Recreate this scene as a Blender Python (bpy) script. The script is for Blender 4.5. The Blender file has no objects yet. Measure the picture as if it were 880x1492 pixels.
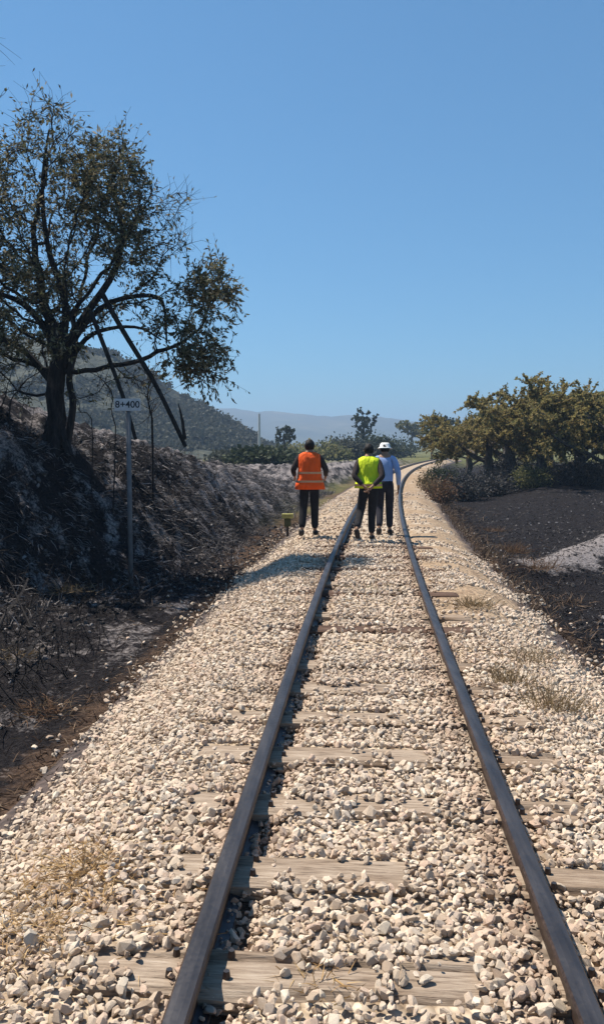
import bpy, bmesh, math, random
import numpy as np
from mathutils import Vector, Matrix

SC = bpy.context.scene
COL = SC.collection
R = math.radians
rng = np.random.default_rng(7)
random.seed(7)

# ------------------------------------------------------------------ camera, sky, sun, exposure
CAM_H = 1.585
PITCH = R(4.57)
cam = bpy.data.cameras.new('camera'); camo = bpy.data.objects.new('camera', cam); COL.objects.link(camo)
camo.location = (0, 0, CAM_H); camo.rotation_euler = (R(90) - PITCH, 0, 0)
cam.sensor_fit = 'VERTICAL'; cam.sensor_height = 36; cam.lens = 36 * 1200 / 1492
cam.clip_start = 0.05; cam.clip_end = 12000
SC.camera = camo

SUN_EL = R(61); SUN_FRONT = R(27)        # sun to the left of the track, a little ahead
sun_dir = Vector((-math.cos(SUN_FRONT) * math.cos(SUN_EL), math.sin(SUN_FRONT) * math.cos(SUN_EL), math.sin(SUN_EL)))
W = bpy.data.worlds.new('World'); SC.world = W; W.use_nodes = True
nt = W.node_tree; bg = nt.nodes['Background']
sky = nt.nodes.new('ShaderNodeTexSky'); sky.sky_type = 'NISHITA'; sky.sun_disc = False
sky.sun_elevation = SUN_EL; sky.sun_rotation = math.atan2(sun_dir.x, sun_dir.y)
sky.altitude = 0; sky.air_density = 1.0; sky.dust_density = 0.1; sky.ozone_density = 3.2
# clear deep-blue summer sky: tint, and a softer fall-off towards the horizon
def wmul(src, c):
    x = nt.nodes.new('ShaderNodeMix'); x.data_type = 'RGBA'; x.blend_type = 'MULTIPLY'; x.inputs[0].default_value = 1
    nt.links.new(src, x.inputs[6]); x.inputs[7].default_value = (*c, 1); return x.outputs[2]
gm = nt.nodes.new('ShaderNodeGamma'); gm.inputs[1].default_value = .72
nt.links.new(wmul(sky.outputs[0], (.085, .105, .115)), gm.inputs[0])
nt.links.new(wmul(gm.outputs[0], (4.35, 6.75, 8.2)), bg.inputs[0]); bg.inputs[1].default_value = 0.075
sl = bpy.data.lights.new('sun', 'SUN'); sl.energy = 5.0; sl.angle = R(0.53); sl.color = (1.0, 0.91, 0.79)
so = bpy.data.objects.new('sun', sl); COL.objects.link(so)
so.rotation_euler = (-sun_dir).to_track_quat('-Z', 'Y').to_euler()
SC.view_settings.view_transform = 'Standard'; SC.view_settings.look = 'None'
SC.view_settings.exposure = 0.66; SC.view_settings.gamma = 1; SC.view_settings.use_curve_mapping = False
SC.cycles.max_bounces = 5; SC.cycles.diffuse_bounces = 2; SC.cycles.glossy_bounces = 2
SC.cycles.transmission_bounces = 2; SC.cycles.transparent_max_bounces = 6; SC.cycles.volume_bounces = 0


# ------------------------------------------------------------------ helpers
def at(px, py, d):
    """point of the place seen towards a photo pixel, d metres ahead of the camera"""
    r, u = (px - 440) / 1200, (746 - py) / 1200
    y = math.cos(PITCH) + math.sin(PITCH) * u
    z = -math.sin(PITCH) + math.cos(PITCH) * u
    t = d / y
    return Vector((r * t, d, CAM_H + z * t))


def tag(o, label=None, cat=None, group=None, kind=None):
    if label: o['label'] = label
    if cat: o['category'] = cat
    if group: o['group'] = group
    if kind: o['kind'] = kind
    return o


def empty(name, loc, rz=0):
    o = bpy.data.objects.new(name, None); COL.objects.link(o)
    o.location = loc; o.rotation_euler = (0, 0, rz); o.empty_display_size = 0.2
    return o


def mesh_np(name, V, F, smooth=False):
    V = np.asarray(V, np.float32); F = np.asarray(F, np.int32)
    me = bpy.data.meshes.new(name)
    n, k = F.shape
    me.vertices.add(len(V)); me.vertices.foreach_set('co', V.ravel())
    me.loops.add(n * k); me.loops.foreach_set('vertex_index', F.ravel())
    me.polygons.add(n); me.polygons.foreach_set('loop_start', np.arange(0, n * k, k, dtype=np.int32))
    me.polygons.foreach_set('use_smooth', np.full(n, smooth))
    me.update(calc_edges=True); me.validate()
    return me


def link(name, me, mat=None, parent=None, loc=None):
    o = bpy.data.objects.new(name, me); COL.objects.link(o)
    if mat and not me.materials: me.materials.append(mat)
    if parent: o.parent = parent
    if loc is not None: o.location = loc
    return o


def obj_np(name, V, F, mat, parent=None, smooth=False):
    return link(name, mesh_np(name, V, F, smooth), mat, parent)


def obj_bm(name, bm, mat, parent=None, smooth=False):
    me = bpy.data.meshes.new(name); bm.normal_update(); bm.to_mesh(me); bm.free()
    if smooth:
        for p in me.polygons: p.use_smooth = True
    return link(name, me, mat, parent)


def attr(me, name, vals):
    a = me.attributes.new(name, 'FLOAT', 'POINT'); a.data.foreach_set('value', np.asarray(vals, np.float32))


def sst(a, b, x):
    t = np.clip((np.asarray(x, float) - a) / (b - a), 0, 1); return t * t * (3 - 2 * t)


def _hash(ix, iy, s):
    h = (ix.astype(np.int64) * 374761393 + iy.astype(np.int64) * 668265263 + s * 974634777) & 0xffffffff
    h = ((h ^ (h >> 13)) * 1274126177) & 0xffffffff
    h = (h ^ (h >> 16)) & 0xffffff
    return h / float(0xffffff)


def vn(x, y, s=0):
    x = np.asarray(x, float); y = np.asarray(y, float)
    ix = np.floor(x); iy = np.floor(y); fx = x - ix; fy = y - iy
    fx = fx * fx * (3 - 2 * fx); fy = fy * fy * (3 - 2 * fy)
    a = _hash(ix, iy, s); b = _hash(ix + 1, iy, s); c = _hash(ix, iy + 1, s); d = _hash(ix + 1, iy + 1, s)
    return (a * (1 - fx) + b * fx) * (1 - fy) + (c * (1 - fx) + d * fx) * fy


def fbm(x, y, s=0, o=4):
    t = 0; a = .5; f = 1.0
    for i in range(o):
        t = t + a * (vn(x * f, y * f, s + i * 17) - .5); a *= .5; f *= 2.03
    return t


# ------------------------------------------------------------------ node materials
class Mat:
    def __init__(s, name):
        s.m = bpy.data.materials.new(name); s.m.use_nodes = True
        s.t = s.m.node_tree; s.b = s.t.nodes['Principled BSDF']; s.b.inputs['Roughness'].default_value = .9
        s.b.inputs['Specular IOR Level'].default_value = .25
    def n(s, t, **k):
        x = s.t.nodes.new(t)
        for a, v in k.items(): setattr(x, a, v)
        return x
    def l(s, a, b): s.t.links.new(a, b)
    def coord(s, scale=(1, 1, 1)):
        c = s.n('ShaderNodeTexCoord'); mp = s.n('ShaderNodeMapping'); s.l(c.outputs['Object'], mp.inputs[0])
        mp.inputs['Scale'].default_value = scale; return mp.outputs[0]
    def noise(s, sc, det=4, vec=None, rough=.55):
        x = s.n('ShaderNodeTexNoise'); x.inputs['Scale'].default_value = sc; x.inputs['Detail'].default_value = det
        x.inputs['Roughness'].default_value = rough
        s.l(vec if vec is not None else s.coord(), x.inputs['Vector']); return x.outputs['Fac']
    def ramp(s, fac, stops):
        x = s.n('ShaderNodeValToRGB'); e = x.color_ramp.elements
        while len(e) < len(stops): e.new(.5)
        for q, (p, c) in zip(e, stops): q.position = p; q.color = (*c, 1)
        s.l(fac, x.inputs[0]); return x.outputs[0]
    def math(s, op, a, b=None, clamp=False):
        x = s.n('ShaderNodeMath', operation=op); x.use_clamp = clamp
        for i, v in enumerate((a, b)):
            if v is None: continue
            if isinstance(v, (int, float)): x.inputs[i].default_value = v
            else: s.l(v, x.inputs[i])
        return x.outputs[0]
    def mix(s, f, a, b, mode='MIX'):
        x = s.n('ShaderNodeMix', data_type='RGBA', blend_type=mode)
        for i, v in ((0, f), (6, a), (7, b)):
            if isinstance(v, (int, float)): x.inputs[i].default_value = v
            elif isinstance(v, tuple): x.inputs[i].default_value = (*v, 1)
            else: s.l(v, x.inputs[i])
        return x.outputs[2]
    def attr(s, name): return s.n('ShaderNodeAttribute', attribute_name=name).outputs['Fac']
    def col(s, c):
        if isinstance(c, tuple): s.b.inputs['Base Color'].default_value = (*c, 1)
        else: s.l(c, s.b.inputs['Base Color'])
    def bump(s, h, st=.5, dist=.02):
        x = s.n('ShaderNodeBump'); x.inputs['Strength'].default_value = st; x.inputs['Distance'].default_value = dist
        s.l(h, x.inputs['Height']); s.l(x.outputs[0], s.b.inputs['Normal'])
    def island(s):
        g = s.n('ShaderNodeNewGeometry'); o = s.n('ShaderNodeObjectInfo')
        return s.math('FRACT', s.math('ADD', g.outputs['Random Per Island'], o.outputs['Random']))
    def rough(s, v): s.b.inputs['Roughness'].default_value = v
    def leafy(s, tr=.3):
        """thin leaf: some light passes through"""
        d = s.n('ShaderNodeBsdfTranslucent'); mx = s.n('ShaderNodeMixShader'); mx.inputs[0].default_value = tr
        src = s.b.inputs['Base Color'].links[0].from_socket
        s.l(src, d.inputs['Color']); s.l(s.b.outputs[0], mx.inputs[1]); s.l(d.outputs[0], mx.inputs[2])
        s.l(mx.outputs[0], s.t.nodes['Material Output'].inputs[0])


def simple(name, c, rough=.85, var=.25, sc=12):
    m = Mat(name); n = m.noise(sc)
    m.col(m.ramp(n, [(.3, tuple(v * (1 - var) for v in c)), (.7, tuple(min(1, v * (1 + var)) for v in c))])); m.rough(rough)
    return m.m


def leafmat(name, cols, tr=.3):
    m = Mat(name); st = [(i / max(1, len(cols) - 1), c) for i, c in enumerate(cols)]
    m.col(m.ramp(m.island(), st)); m.rough(.75); m.leafy(tr); return m.m


# stones
m = Mat('limestone'); r = m.island()
c = m.ramp(r, [(0, (.32, .235, .17)), (.2, (.54, .43, .325)), (.45, (.63, .525, .405)), (.65, (.61, .455, .35)), (.85, (.71, .63, .51)), (.93, (.52, .43, .34)), (1, (.42, .34, .28))])
n = m.noise(28, 4)
c = m.mix(.75, c, m.ramp(n, [(.25, (.55, .5, .45)), (.6, (1, 1, 1))]), 'MULTIPLY')
gp_ = m.n('ShaderNodeNewGeometry').outputs['Position']           # dust and stains lie in patches over the whole bed
c = m.mix(m.ramp(m.noise(1.3, 4, gp_), [(.45, (0, 0, 0)), (.7, (.55, .55, .55))]), c, (.45, .36, .27))
c = m.mix(m.ramp(m.noise(2.3, 5, gp_), [(.56, (0, 0, 0)), (.75, (.5, .5, .5))]), c, (.66, .60, .51))
c = m.mix(m.math('MULTIPLY', m.attr('stain'), .75), c, (.30, .19, .13))
m.col(c); m.rough(.95); m.bump(m.noise(90, 3), .5, .006)
M_STONE = m.m
# finer gravel between and below the stones
m = Mat('gravel_bed')
vo = m.n('ShaderNodeTexVoronoi'); vo.inputs['Scale'].default_value = 24; m.l(m.coord(), vo.inputs['Vector'])
sep = m.n('ShaderNodeSeparateColor'); m.l(vo.outputs['Color'], sep.inputs[0])
c = m.ramp(sep.outputs[0], [(0, (.36, .29, .22)), (.3, (.50, .41, .31)), (.65, (.58, .48, .365)), (1, (.62, .54, .43))])
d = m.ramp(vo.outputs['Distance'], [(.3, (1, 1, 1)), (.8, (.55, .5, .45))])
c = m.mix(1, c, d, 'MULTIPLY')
dirt = m.attr('dirt')
c = m.mix(dirt, c, m.ramp(m.noise(9, 5), [(.3, (.20, .13, .08)), (.7, (.42, .31, .20))]))
c = m.mix(m.attr('char_shade'), c, m.ramp(m.noise(14, 4), [(.3, (.04, .035, .035)), (.7, (.12, .09, .08))]))
m.col(c); m.rough(.95)
inv = m.math('SUBTRACT', 1, vo.outputs['Distance']); m.bump(inv, .8, .03)
M_BED = m.m
# burnt soil and far land
m = Mat('burnt_soil')
n1 = m.noise(5, 6, rough=.65); n2 = m.noise(26, 5, rough=.7); n3 = m.noise(.7, 4)
c = m.ramp(n2, [(.3, (.007, .0065, .0075)), (.5, (.017, .0155, .017)), (.75, (.042, .038, .039))])
ashn = m.math('ADD', m.attr('ash'), m.math('MULTIPLY', m.math('SUBTRACT', n1, .5), 1.5))
ashn = m.math('ADD', ashn, m.math('MULTIPLY', m.math('SUBTRACT', n2, .5), .9))
c = m.mix(m.ramp(ashn, [(.35, (0, 0, 0)), (.75, (1, 1, 1))]), c, m.ramp(n2, [(.3, (.10, .088, .088)), (.7, (.36, .325, .315))]))
bn = m.math('ADD', m.attr('brown'), m.math('MULTIPLY', m.math('SUBTRACT', n1, .5), 1.3))
c = m.mix(m.ramp(bn, [(.4, (0, 0, 0)), (.75, (1, 1, 1))]), c, m.ramp(n2, [(.3, (.045, .028, .02)), (.7, (.15, .10, .07))]))
g = m.attr('green')
c = m.mix(g, c, m.ramp(m.math('ADD', m.math('MULTIPLY', n3, .6), m.math('MULTIPLY', n1, .4)), [(.35, (.06, .07, .025)), (.5, (.11, .115, .045)), (.65, (.22, .18, .09))]))
m.col(c); m.b.inputs['Specular IOR Level'].default_value = .04; m.bump(m.math('ADD', n2, n1), .9, .05)
M_SOIL = m.m
# hills
m = Mat('scrub_hillside')
a = m.noise(.05, 7, rough=.7); b = m.noise(.35, 4, rough=.7)
m.col(m.ramp(m.math('ADD', m.math('MULTIPLY', a, .5), m.math('MULTIPLY', b, .5)), [(.40, (.026, .032, .022)), (.52, (.045, .05, .033)), (.66, (.08, .08, .052))]))
m.bump(b, 1, 1.5); M_HILL = m.m
m = Mat('far_ridge'); a = m.noise(.012, 7, rough=.7)
m.col(m.ramp(a, [(.35, (.03, .045, .03)), (.55, (.07, .08, .05)), (.7, (.15, .14, .09))])); M_RIDGE = m.m
# wood
m = Mat('weathered_wood')
v = m.coord((1.2, 16, 16)); n1 = m.noise(6, 6, v, .7); n2 = m.noise(2.2, 3)
oi = m.n('ShaderNodeObjectInfo')
c = m.ramp(n1, [(.30, (.05, .038, .03)), (.42, (.25, .19, .14)), (.55, (.36, .285, .215)), (.72, (.46, .38, .30))])
c = m.mix(m.ramp(n2, [(.45, (0, 0, 0)), (.7, (.6, .6, .6))]), c, (.40, .29, .2), 'MULTIPLY')
m.col(c); m.bump(n1, .7, .01); M_WOOD = m.m
m = Mat('dark_wood')
v = m.coord((1.2, 16, 16)); n1 = m.noise(6, 6, v, .7)
m.col(m.ramp(n1, [(.3, (.03, .02, .016)), (.55, (.11, .065, .045)), (.75, (.2, .14, .10))])); m.bump(n1, .7, .01); M_WOOD_D = m.m
# rail steel
m = Mat('rail_steel')
n1 = m.noise(18, 5, m.coord((1, .15, 1))); n2 = m.noise(70, 3)
top = m.n('ShaderNodeSeparateXYZ'); ge = m.n('ShaderNodeNewGeometry'); m.l(ge.outputs['True Normal'], top.inputs[0])
up = m.ramp(top.outputs[2], [(.8, (0, 0, 0)), (.97, (1, 1, 1))])
rust = m.ramp(m.math('ADD', m.math('MULTIPLY', n1, .5), m.math('MULTIPLY', n2, .5)), [(.35, (.016, .011, .010)), (.65, (.06, .036, .027))])
m.col(m.mix(up, rust, m.ramp(n1, [(.35, (.034, .034, .040)), (.65, (.072, .068, .072))])))
m.l(m.ramp(n2, [(.3, (.40, .40, .40)), (.7, (.58, .58, .58))]), m.b.inputs['Roughness'])
m.l(m.math('MULTIPLY', up, .55), m.b.inputs['Metallic']); m.b.inputs['Specular IOR Level'].default_value = .4
M_RAIL = m.m
# charred wood and bark
m = Mat('charred_bark'); n1 = m.noise(9, 5, m.coord((2, 2, .5)), .7)
m.col(m.ramp(n1, [(.35, (.008, .007, .008)), (.6, (.028, .024, .023)), (.8, (.07, .06, .055))])); m.bump(n1, .8, .03); M_CHAR = m.m
m = Mat('grey_bark'); n1 = m.noise(7, 5, m.coord((2, 2, .5)), .7)
m.col(m.ramp(n1, [(.35, (.03, .026, .022)), (.7, (.12, .10, .085))])); m.bump(n1, .8, .03); M_BARK = m.m
M_SCORCH = leafmat('scorched_leaf', [(.03, .027, .02), (.08, .07, .035), (.15, .13, .06), (.10, .115, .06), (.21, .18, .10), (.36, .32, .24)], .4)
M_OLIVE = leafmat('olive_leaf', [(.10, .085, .03), (.20, .165, .055), (.30, .245, .09), (.24, .23, .09), (.29, .21, .09), (.38, .32, .15)], .5)
M_OLIVE_G = leafmat('green_olive_leaf', [(.06, .07, .03), (.13, .14, .055), (.19, .185, .08), (.23, .205, .095)], .5)
M_GREEN = leafmat('dark_green_leaf', [(.02, .03, .014), (.04, .055, .024), (.065, .075, .035)], .25)
M_HSCRUB = leafmat('grey_green_scrub', [(.04, .046, .034), (.062, .067, .048), (.085, .088, .062)], .25)
M_GREY = leafmat('ashen_twig', [(.02, .019, .02), (.045, .043, .043), (.085, .08, .078), (.035, .035, .028)], .15)
M_RED = leafmat('scorched_brown_leaf', [(.06, .03, .018), (.13, .07, .04), (.20, .12, .07), (.09, .07, .035)], .3)
M_STRAW = leafmat('dry_straw', [(.24, .14, .06), (.44, .28, .12), (.58, .42, .22), (.34, .20, .08)], .3)
M_WEED = leafmat('dry_weed', [(.12, .08, .04), (.22, .155, .08), (.32, .24, .14)], .3)
M_BLADE = leafmat('burnt_grass_blade', [(.012, .011, .012), (.03, .026, .026), (.055, .05, .05), (.13, .12, .12), (.30, .28, .28), (.06, .04, .03)], .1)
M_BLADE_D = leafmat('charred_stubble', [(.008, .008, .009), (.016, .015, .016), (.03, .028, .029), (.14, .13, .13)], .1)
M_BLADE_B = leafmat('brown_burnt_blade', [(.02, .014, .012), (.06, .036, .025), (.12, .075, .045), (.2, .14, .09)], .15)


# ------------------------------------------------------------------ the lie of the land
def track_x(y):
    y = np.asarray(y, float); q = np.minimum(y, 100.0); q = np.maximum(q, -20)
    return .07 + .068 * q + .00103 * q * q + np.where(y > 100, .274 * (y - 100), 0) + np.where(y < -20, .027 * (y + 20), 0)


def ballast_z(u, y):
    a = np.abs(u)
    trench = .055 * np.exp(-((u + .455) / .065) ** 2) + .03 * np.exp(-((u - .62) / .05) ** 2)      # hollow beside each rail
    return -.26 * sst(1.05, 1.95, a) + .012 * fbm(u * 5, y * 5, 3, 2) - trench


def toe(y): return -2.55 - 1.5 * (1 - sst(8.5, 13.5, y)) - .25 * (vn(y * .7, 0, 5) - .5)
_cy = np.array([-30, 0, 6, 9, 12, 16, 20, 25, 30, 36, 42, 50, 60, 80, 120.])
_cz = np.array([1.9, 2.1, 2.4, 2.25, 1.75, 1.6, 1.3, .85, .5, .5, .62, .5, .35, .25, .0])
def crest(y): return np.interp(y, _cy, _cz)


def ground_z(x, y):
    u = x - track_x(y); far = sst(70, 200, y)
    zb = -.26 * sst(1.05, 1.95, np.abs(u)) - .05
    # left bank
    t = toe(y); cw = 1.9 + .35 * (vn(y * .35, 1, 9) - .5)
    s = np.clip((t - u) / cw, 0, 1); s = s * .35 + .65 * s * s * (3 - 2 * s)
    plateau = np.clip(-u - 4.9, 0, 9) * (.13 + .33 * (1 - sst(1, 5, -u - 4.9)) + .0)
    zl = zb + s * (crest(y) + .2) + plateau * (1 - sst(20, 45, y)) - sst(12, 60, -u) * .5
    zl = zl + sst(.0, .5, (t - u)) * (.55 * fbm(x * 1.1, y * 1.1, 21, 4) + .26 * fbm(x * 4, y * 4, 31, 4) + .09 * (vn(x * 11, y * 11, 33) - .5))
    zl = zl + sst(-2.0, -2.4, u) * (.14 * fbm(x * 1.8, y * 1.8, 41, 4) + .07 * (vn(x * 10, y * 10, 43) - .5))
    # right field: ditch, then burnt field
    zr = zb - .30 * sst(1.75, 2.9, u) + .30 * sst(14, 34, y) * sst(3, 7, u) + .16 * sst(4.2, 7, u)
    # low spoil ridge
    p0 = np.array([3.9, 13.2]); p1 = np.array([8.2, 19.8]); dv = p1 - p0; L2 = dv @ dv
    k = np.clip(((x - p0[0]) * dv[0] + (y - p0[1]) * dv[1]) / L2, 0, 1)
    dist = np.hypot(x - p0[0] - k * dv[0], y - p0[1] - k * dv[1])
    zr = zr + .30 * np.exp(-(dist / .75) ** 2)
    zr = zr + sst(2.0, 3.0, u) * (.14 * fbm(x * .8, y * .8, 51, 4) + .07 * fbm(x * 4, y * 4, 61, 3))
    z = np.where(u < 0, zl, zr)
    return z * (1 - far) + (-.3) * far


def lines(dense0, dense1, step, lo, hi, grow=1.12):
    mid = list(np.arange(dense0, dense1 + 1e-6, step)); s = step; v = dense1; up = []
    while v < hi: s *= grow; v += s; up.append(min(v, hi))
    s = step; v = dense0; dn = []
    while v > lo: s *= grow; v -= s; dn.append(max(v, lo))
    return np.array(dn[::-1] + mid + up)


def grid_faces(nx, ny):
    i = np.arange(nx * ny).reshape(ny, nx)
    return np.stack([i[:-1, :-1].ravel(), i[:-1, 1:].ravel(), i[1:, 1:].ravel(), i[1:, :-1].ravel()], 1)


xs = lines(-7.5, 8.5, .065, -3000, 3000); ys = lines(1.5, 24, .075, -60, 3000, 1.06)
GX, GY = np.meshgrid(xs, ys); GZ = ground_z(GX, GY)
me = mesh_np('ground', np.stack([GX, GY, GZ], -1).reshape(-1, 3), grid_faces(len(xs), len(ys)), True)
U = (GX - track_x(GY)).ravel(); X_, Y_ = GX.ravel(), GY.ravel()
t_ = toe(Y_); onbank = sst(-.1, .5, t_ - U)
ash = .02 + onbank * (.22 * vn(X_ * 1.3 + Y_ * .8, Y_ * .9 - X_ * .5, 71) + .95 * vn(X_ * 5.5, Y_ * 4.0 + X_ * 3, 73) - .30) + .22 * onbank * sst(14, 22, Y_) + .6 * np.exp(-((t_ - U - 2.0 - .5 * (vn(Y_ * .3, Y_ * 0, 72) - .5)) / .35) ** 2) * sst(15, 22, Y_)
ditch = sst(-1.9, -2.3, U) * (1 - onbank)
ash = ash + ditch * (.25 * vn(X_ * .7, Y_ * .8, 77) + .9 * fbm(X_ * 2.2 + 3, Y_ * 2.0, 78, 4) + .12)
p0 = np.array([3.9, 13.2]); dv = np.array([4.3, 6.6]); k = np.clip(((X_ - p0[0]) * dv[0] + (Y_ - p0[1]) * dv[1]) / (dv @ dv), 0, 1)
rd = np.hypot(X_ - p0[0] - k * dv[0], Y_ - p0[1] - k * dv[1])
ash = ash + (.75 + 1.0 * vn(X_ * 1.6, Y_ * 1.6, 87)) * np.exp(-((rd - .05) / .62) ** 2) + np.where(U > 2, -.55 + .25 * vn(X_ * .5, Y_ * .3, 79) + .38 * sst(.45, .75, vn(X_ * 1.1, Y_ * .9, 179)) + .25 * sst(24, 32, Y_) * vn(X_ * .4, Y_ * .8, 80), 0)
brown = np.where(U < 0, sst(-2.35, -1.8, U) * .8, (1 - sst(1.75, 2.3, U)) * .9) * (1 - sst(70, 90, Y_)) + .25 * ditch * vn(X_ * .8, Y_ * .8, 83)
green = np.clip(sst(40, 70, Y_) * sst(6, 10, -U) + sst(75, 110, Y_), 0, 1)
green = green + .75 * sst(17, 26, Y_) * sst(-1.75, -2.1, U) * (1 - sst(.0, .9, t_ - U)) * vn(X_ * 1.2, Y_ * .7, 145)
brown = brown + .6 * sst(10, 14, Y_) * np.exp(-((U + 2.3) / .45) ** 2) + .35 * onbank * sst(15, 24, Y_) * vn(X_ * .9, Y_ * .6, 147)
green = np.clip(green + sst(60, 110, np.abs(X_)), 0, 1)
for nme, v in (('ash', ash), ('brown', brown), ('green', green)): attr(me, nme, v)
tag(link('ground', me, M_SOIL), kind='structure')

# ballast bed
us = np.linspace(-2.05, 2.05, 110); vs = lines(1.0, 16, .08, -6, 105, 1.05)
BU, BV = np.meshgrid(us, vs); BX = BU + track_x(BV)
BZ = ballast_z(BU, BV) - .011 - .10 * sst(1.78, 2.05, np.abs(BU))
me = mesh_np('ballast_bed', np.stack([BX, BV, BZ], -1).reshape(-1, 3), grid_faces(len(us), len(vs)), True)
u_, v_ = BU.ravel(), BV.ravel()
ss_ = np.exp(-(((BX.ravel() + .80) / .26) ** 2 + ((v_ - 2.75) / .32) ** 2)); attr(me, 'dirt', np.clip(.8 * ss_ + .6 * sst(9, 14, v_) * vn(u_ * 1.5, v_ * 1.2, 97) * (u_ < -.4) + 1.0 * sst(5, 9, v_) * sst(.5, .75, u_) * sst(.28, .5, vn(u_ * 2.2, v_ * 2.4, 91)) + .35 * sst(16, 26, v_), 0, .95))
ch = .7 * np.exp(-((np.abs(u_) - .50) / .06) ** 2) + sst(1.5, 1.8, np.abs(u_) + .15 * (vn(u_ * 4, v_ * 2, 93) - .5)) * 1.1 + .55 * np.exp(-((v_ - 7.45) / .12) ** 2) * (u_ > -.5) * vn(u_ * 6, v_ * 3, 95)  # shade painted along the rails; char at the outer edges and dark sleeper
attr(me, 'char_shade', np.clip(ch, 0, 1))
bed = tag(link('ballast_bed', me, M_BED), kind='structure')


# ------------------------------------------------------------------ hills
def ridge(name, mat, prof, d0, depth, nz, seed, step):
    """a long hill whose skyline passes through the given (x, height) points at distance d0"""
    px = np.array([p[0] for p in prof], float); pz = np.array([p[1] for p in prof], float)
    X = np.arange(px[0], px[-1] + step, step); Yv = np.linspace(-1, 1, nz)
    A, B = np.meshgrid(X, Yv)
    h = np.interp(A, px, pz); h = h + h * .16 * fbm(A / (step * 9), B * 3, seed, 4)
    shape = np.where(B < 0, np.clip(1 + B, 0, 1) ** 1.1, np.clip(1 - B * B, 0, 1))
    Z = h * shape + fbm(A / (step * 3), B * 8, seed + 5, 4) * step * 1.2 * np.clip(shape * 3, 0, 1) - 1.2
    return tag(obj_np(name, np.stack([A, d0 + B * depth, Z], -1).reshape(-1, 3), grid_faces(len(X), nz), mat, None, True), kind='structure')


def prof(pts, d):
    out = []
    for x, y in pts:
        p = at(x, y, d); out.append((p.x, max(p.z, .0) + 1.2))
    return out


ridge('near_hill', M_HILL, prof([(-900, 520), (-500, 470), (-200, 470), (0, 490), (100, 505), (160, 520), (210, 545), (270, 585), (320, 606), (360, 632), (395, 652), (440, 660)], 190), 190, 70, 60, 3, 2.0)
ridge('far_ridge', M_RIDGE, prof([(-800, 600), (0, 590), (250, 592), (335, 597), (400, 601), (480, 606), (555, 607), (600, 613), (660, 618), (800, 610), (1000, 604), (1500, 600), (2200, 610)], 1500), 1500, 420, 30, 8, 14)


def hillside_scrub():
    h = bpy.data.objects['near_hill'].data; v = np.zeros(len(h.vertices) * 3, np.float32); h.vertices.foreach_get('co', v); v = v.reshape(-1, 3)
    gg = np.random.default_rng(9); up = v[(v[:, 2] > 1) & (v[:, 1] < 195) & (v[:, 0] > -75) & (v[:, 0] < 10)]
    c = up[gg.integers(0, len(up), 5200)] + gg.uniform(-1, 1, (5200, 3)) * np.array((1.2, 1.0, .1)); c = c[vn(c[:, 0] * .12, c[:, 2] * .3, 3) + .5 * vn(c[:, 0] * .5, c[:, 2] * .9, 4) > .68]
    n = 16; k = len(c); sz = gg.uniform(.35, 1.3, k); C = np.repeat(c, n, 0) + gg.normal(size=(k * n, 3)) * np.repeat(sz, n)[:, None] * np.array((.45, .45, .3))
    V, F = leaves(C, gg.normal(size=(k * n, 3)), .8, .3, gg, 0)
    tag(obj_np('hillside_scrub', V, F, M_HSCRUB), kind='stuff')


# ------------------------------------------------------------------ ballast stones
def stone_mesh(name, seed, n=20):
    g = np.random.default_rng(seed); bm = bmesh.new()
    P = g.normal(size=(n, 3)); P /= np.linalg.norm(P, axis=1)[:, None]
    P *= g.uniform(.86, 1.0, (n, 1)); P *= np.array([1.0, g.uniform(.58, .95), g.uniform(.38, .62)])
    for p in P: bm.verts.new(p)
    rr = bmesh.ops.convex_hull(bm, input=bm.verts)
    bmesh.ops.delete(bm, geom=[v for v in bm.verts if not v.link_faces], context='VERTS')
    bmesh.ops.triangulate(bm, faces=bm.faces); bmesh.ops.recalc_face_normals(bm, faces=bm.faces)
    me = bpy.data.meshes.new(name); bm.to_mesh(me); bm.free(); me.materials.append(M_STONE); return me


STONES = [stone_mesh('stone', 100 + i) for i in range(14)]
SV = []; SF = []
for s in STONES:
    v = np.zeros(len(s.vertices) * 3, np.float32); s.vertices.foreach_get('co', v); SV.append(v.reshape(-1, 3))
    f = np.zeros(len(s.polygons) * 3, np.int32); s.polygons.foreach_get('vertices', f); SF.append(f.reshape(-1, 3))


def rotmats(n, g, flat=None):
    q = g.normal(size=(n, 4))
    if flat: q[:, 1:3] *= flat
    q /= np.linalg.norm(q, axis=1)[:, None]; w, x, y, z = q.T
    return np.stack([1 - 2 * (y * y + z * z), 2 * (x * y - z * w), 2 * (x * z + y * w), 2 * (x * y + z * w), 1 - 2 * (x * x + z * z),
                     2 * (y * z - x * w), 2 * (x * z - y * w), 2 * (y * z + x * w), 1 - 2 * (x * x + y * y)], 1).reshape(n, 3, 3), q


def bake(P, S, Q, K, tmplV, tmplF):
    """place template meshes: positions, sizes, rotations and which template"""
    VV = []; FF = []; o = 0
    for k in range(len(tmplV)):
        i = np.where(K == k)[0]
        if not len(i): continue
        v = np.einsum('nij,mj->nmi', Q[i], tmplV[k]) * (S[i][:, None, None] if S.ndim == 1 else S[i][:, None, :]) + P[i][:, None, :]
        nv = len(tmplV[k]); f = tmplF[k][None] + (np.arange(len(i)) * nv)[:, None, None] + o
        VV.append(v.reshape(-1, 3)); FF.append(f.reshape(-1, tmplF[k].shape[1])); o += nv * len(i)
    return np.concatenate(VV), np.concatenate(FF)


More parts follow.
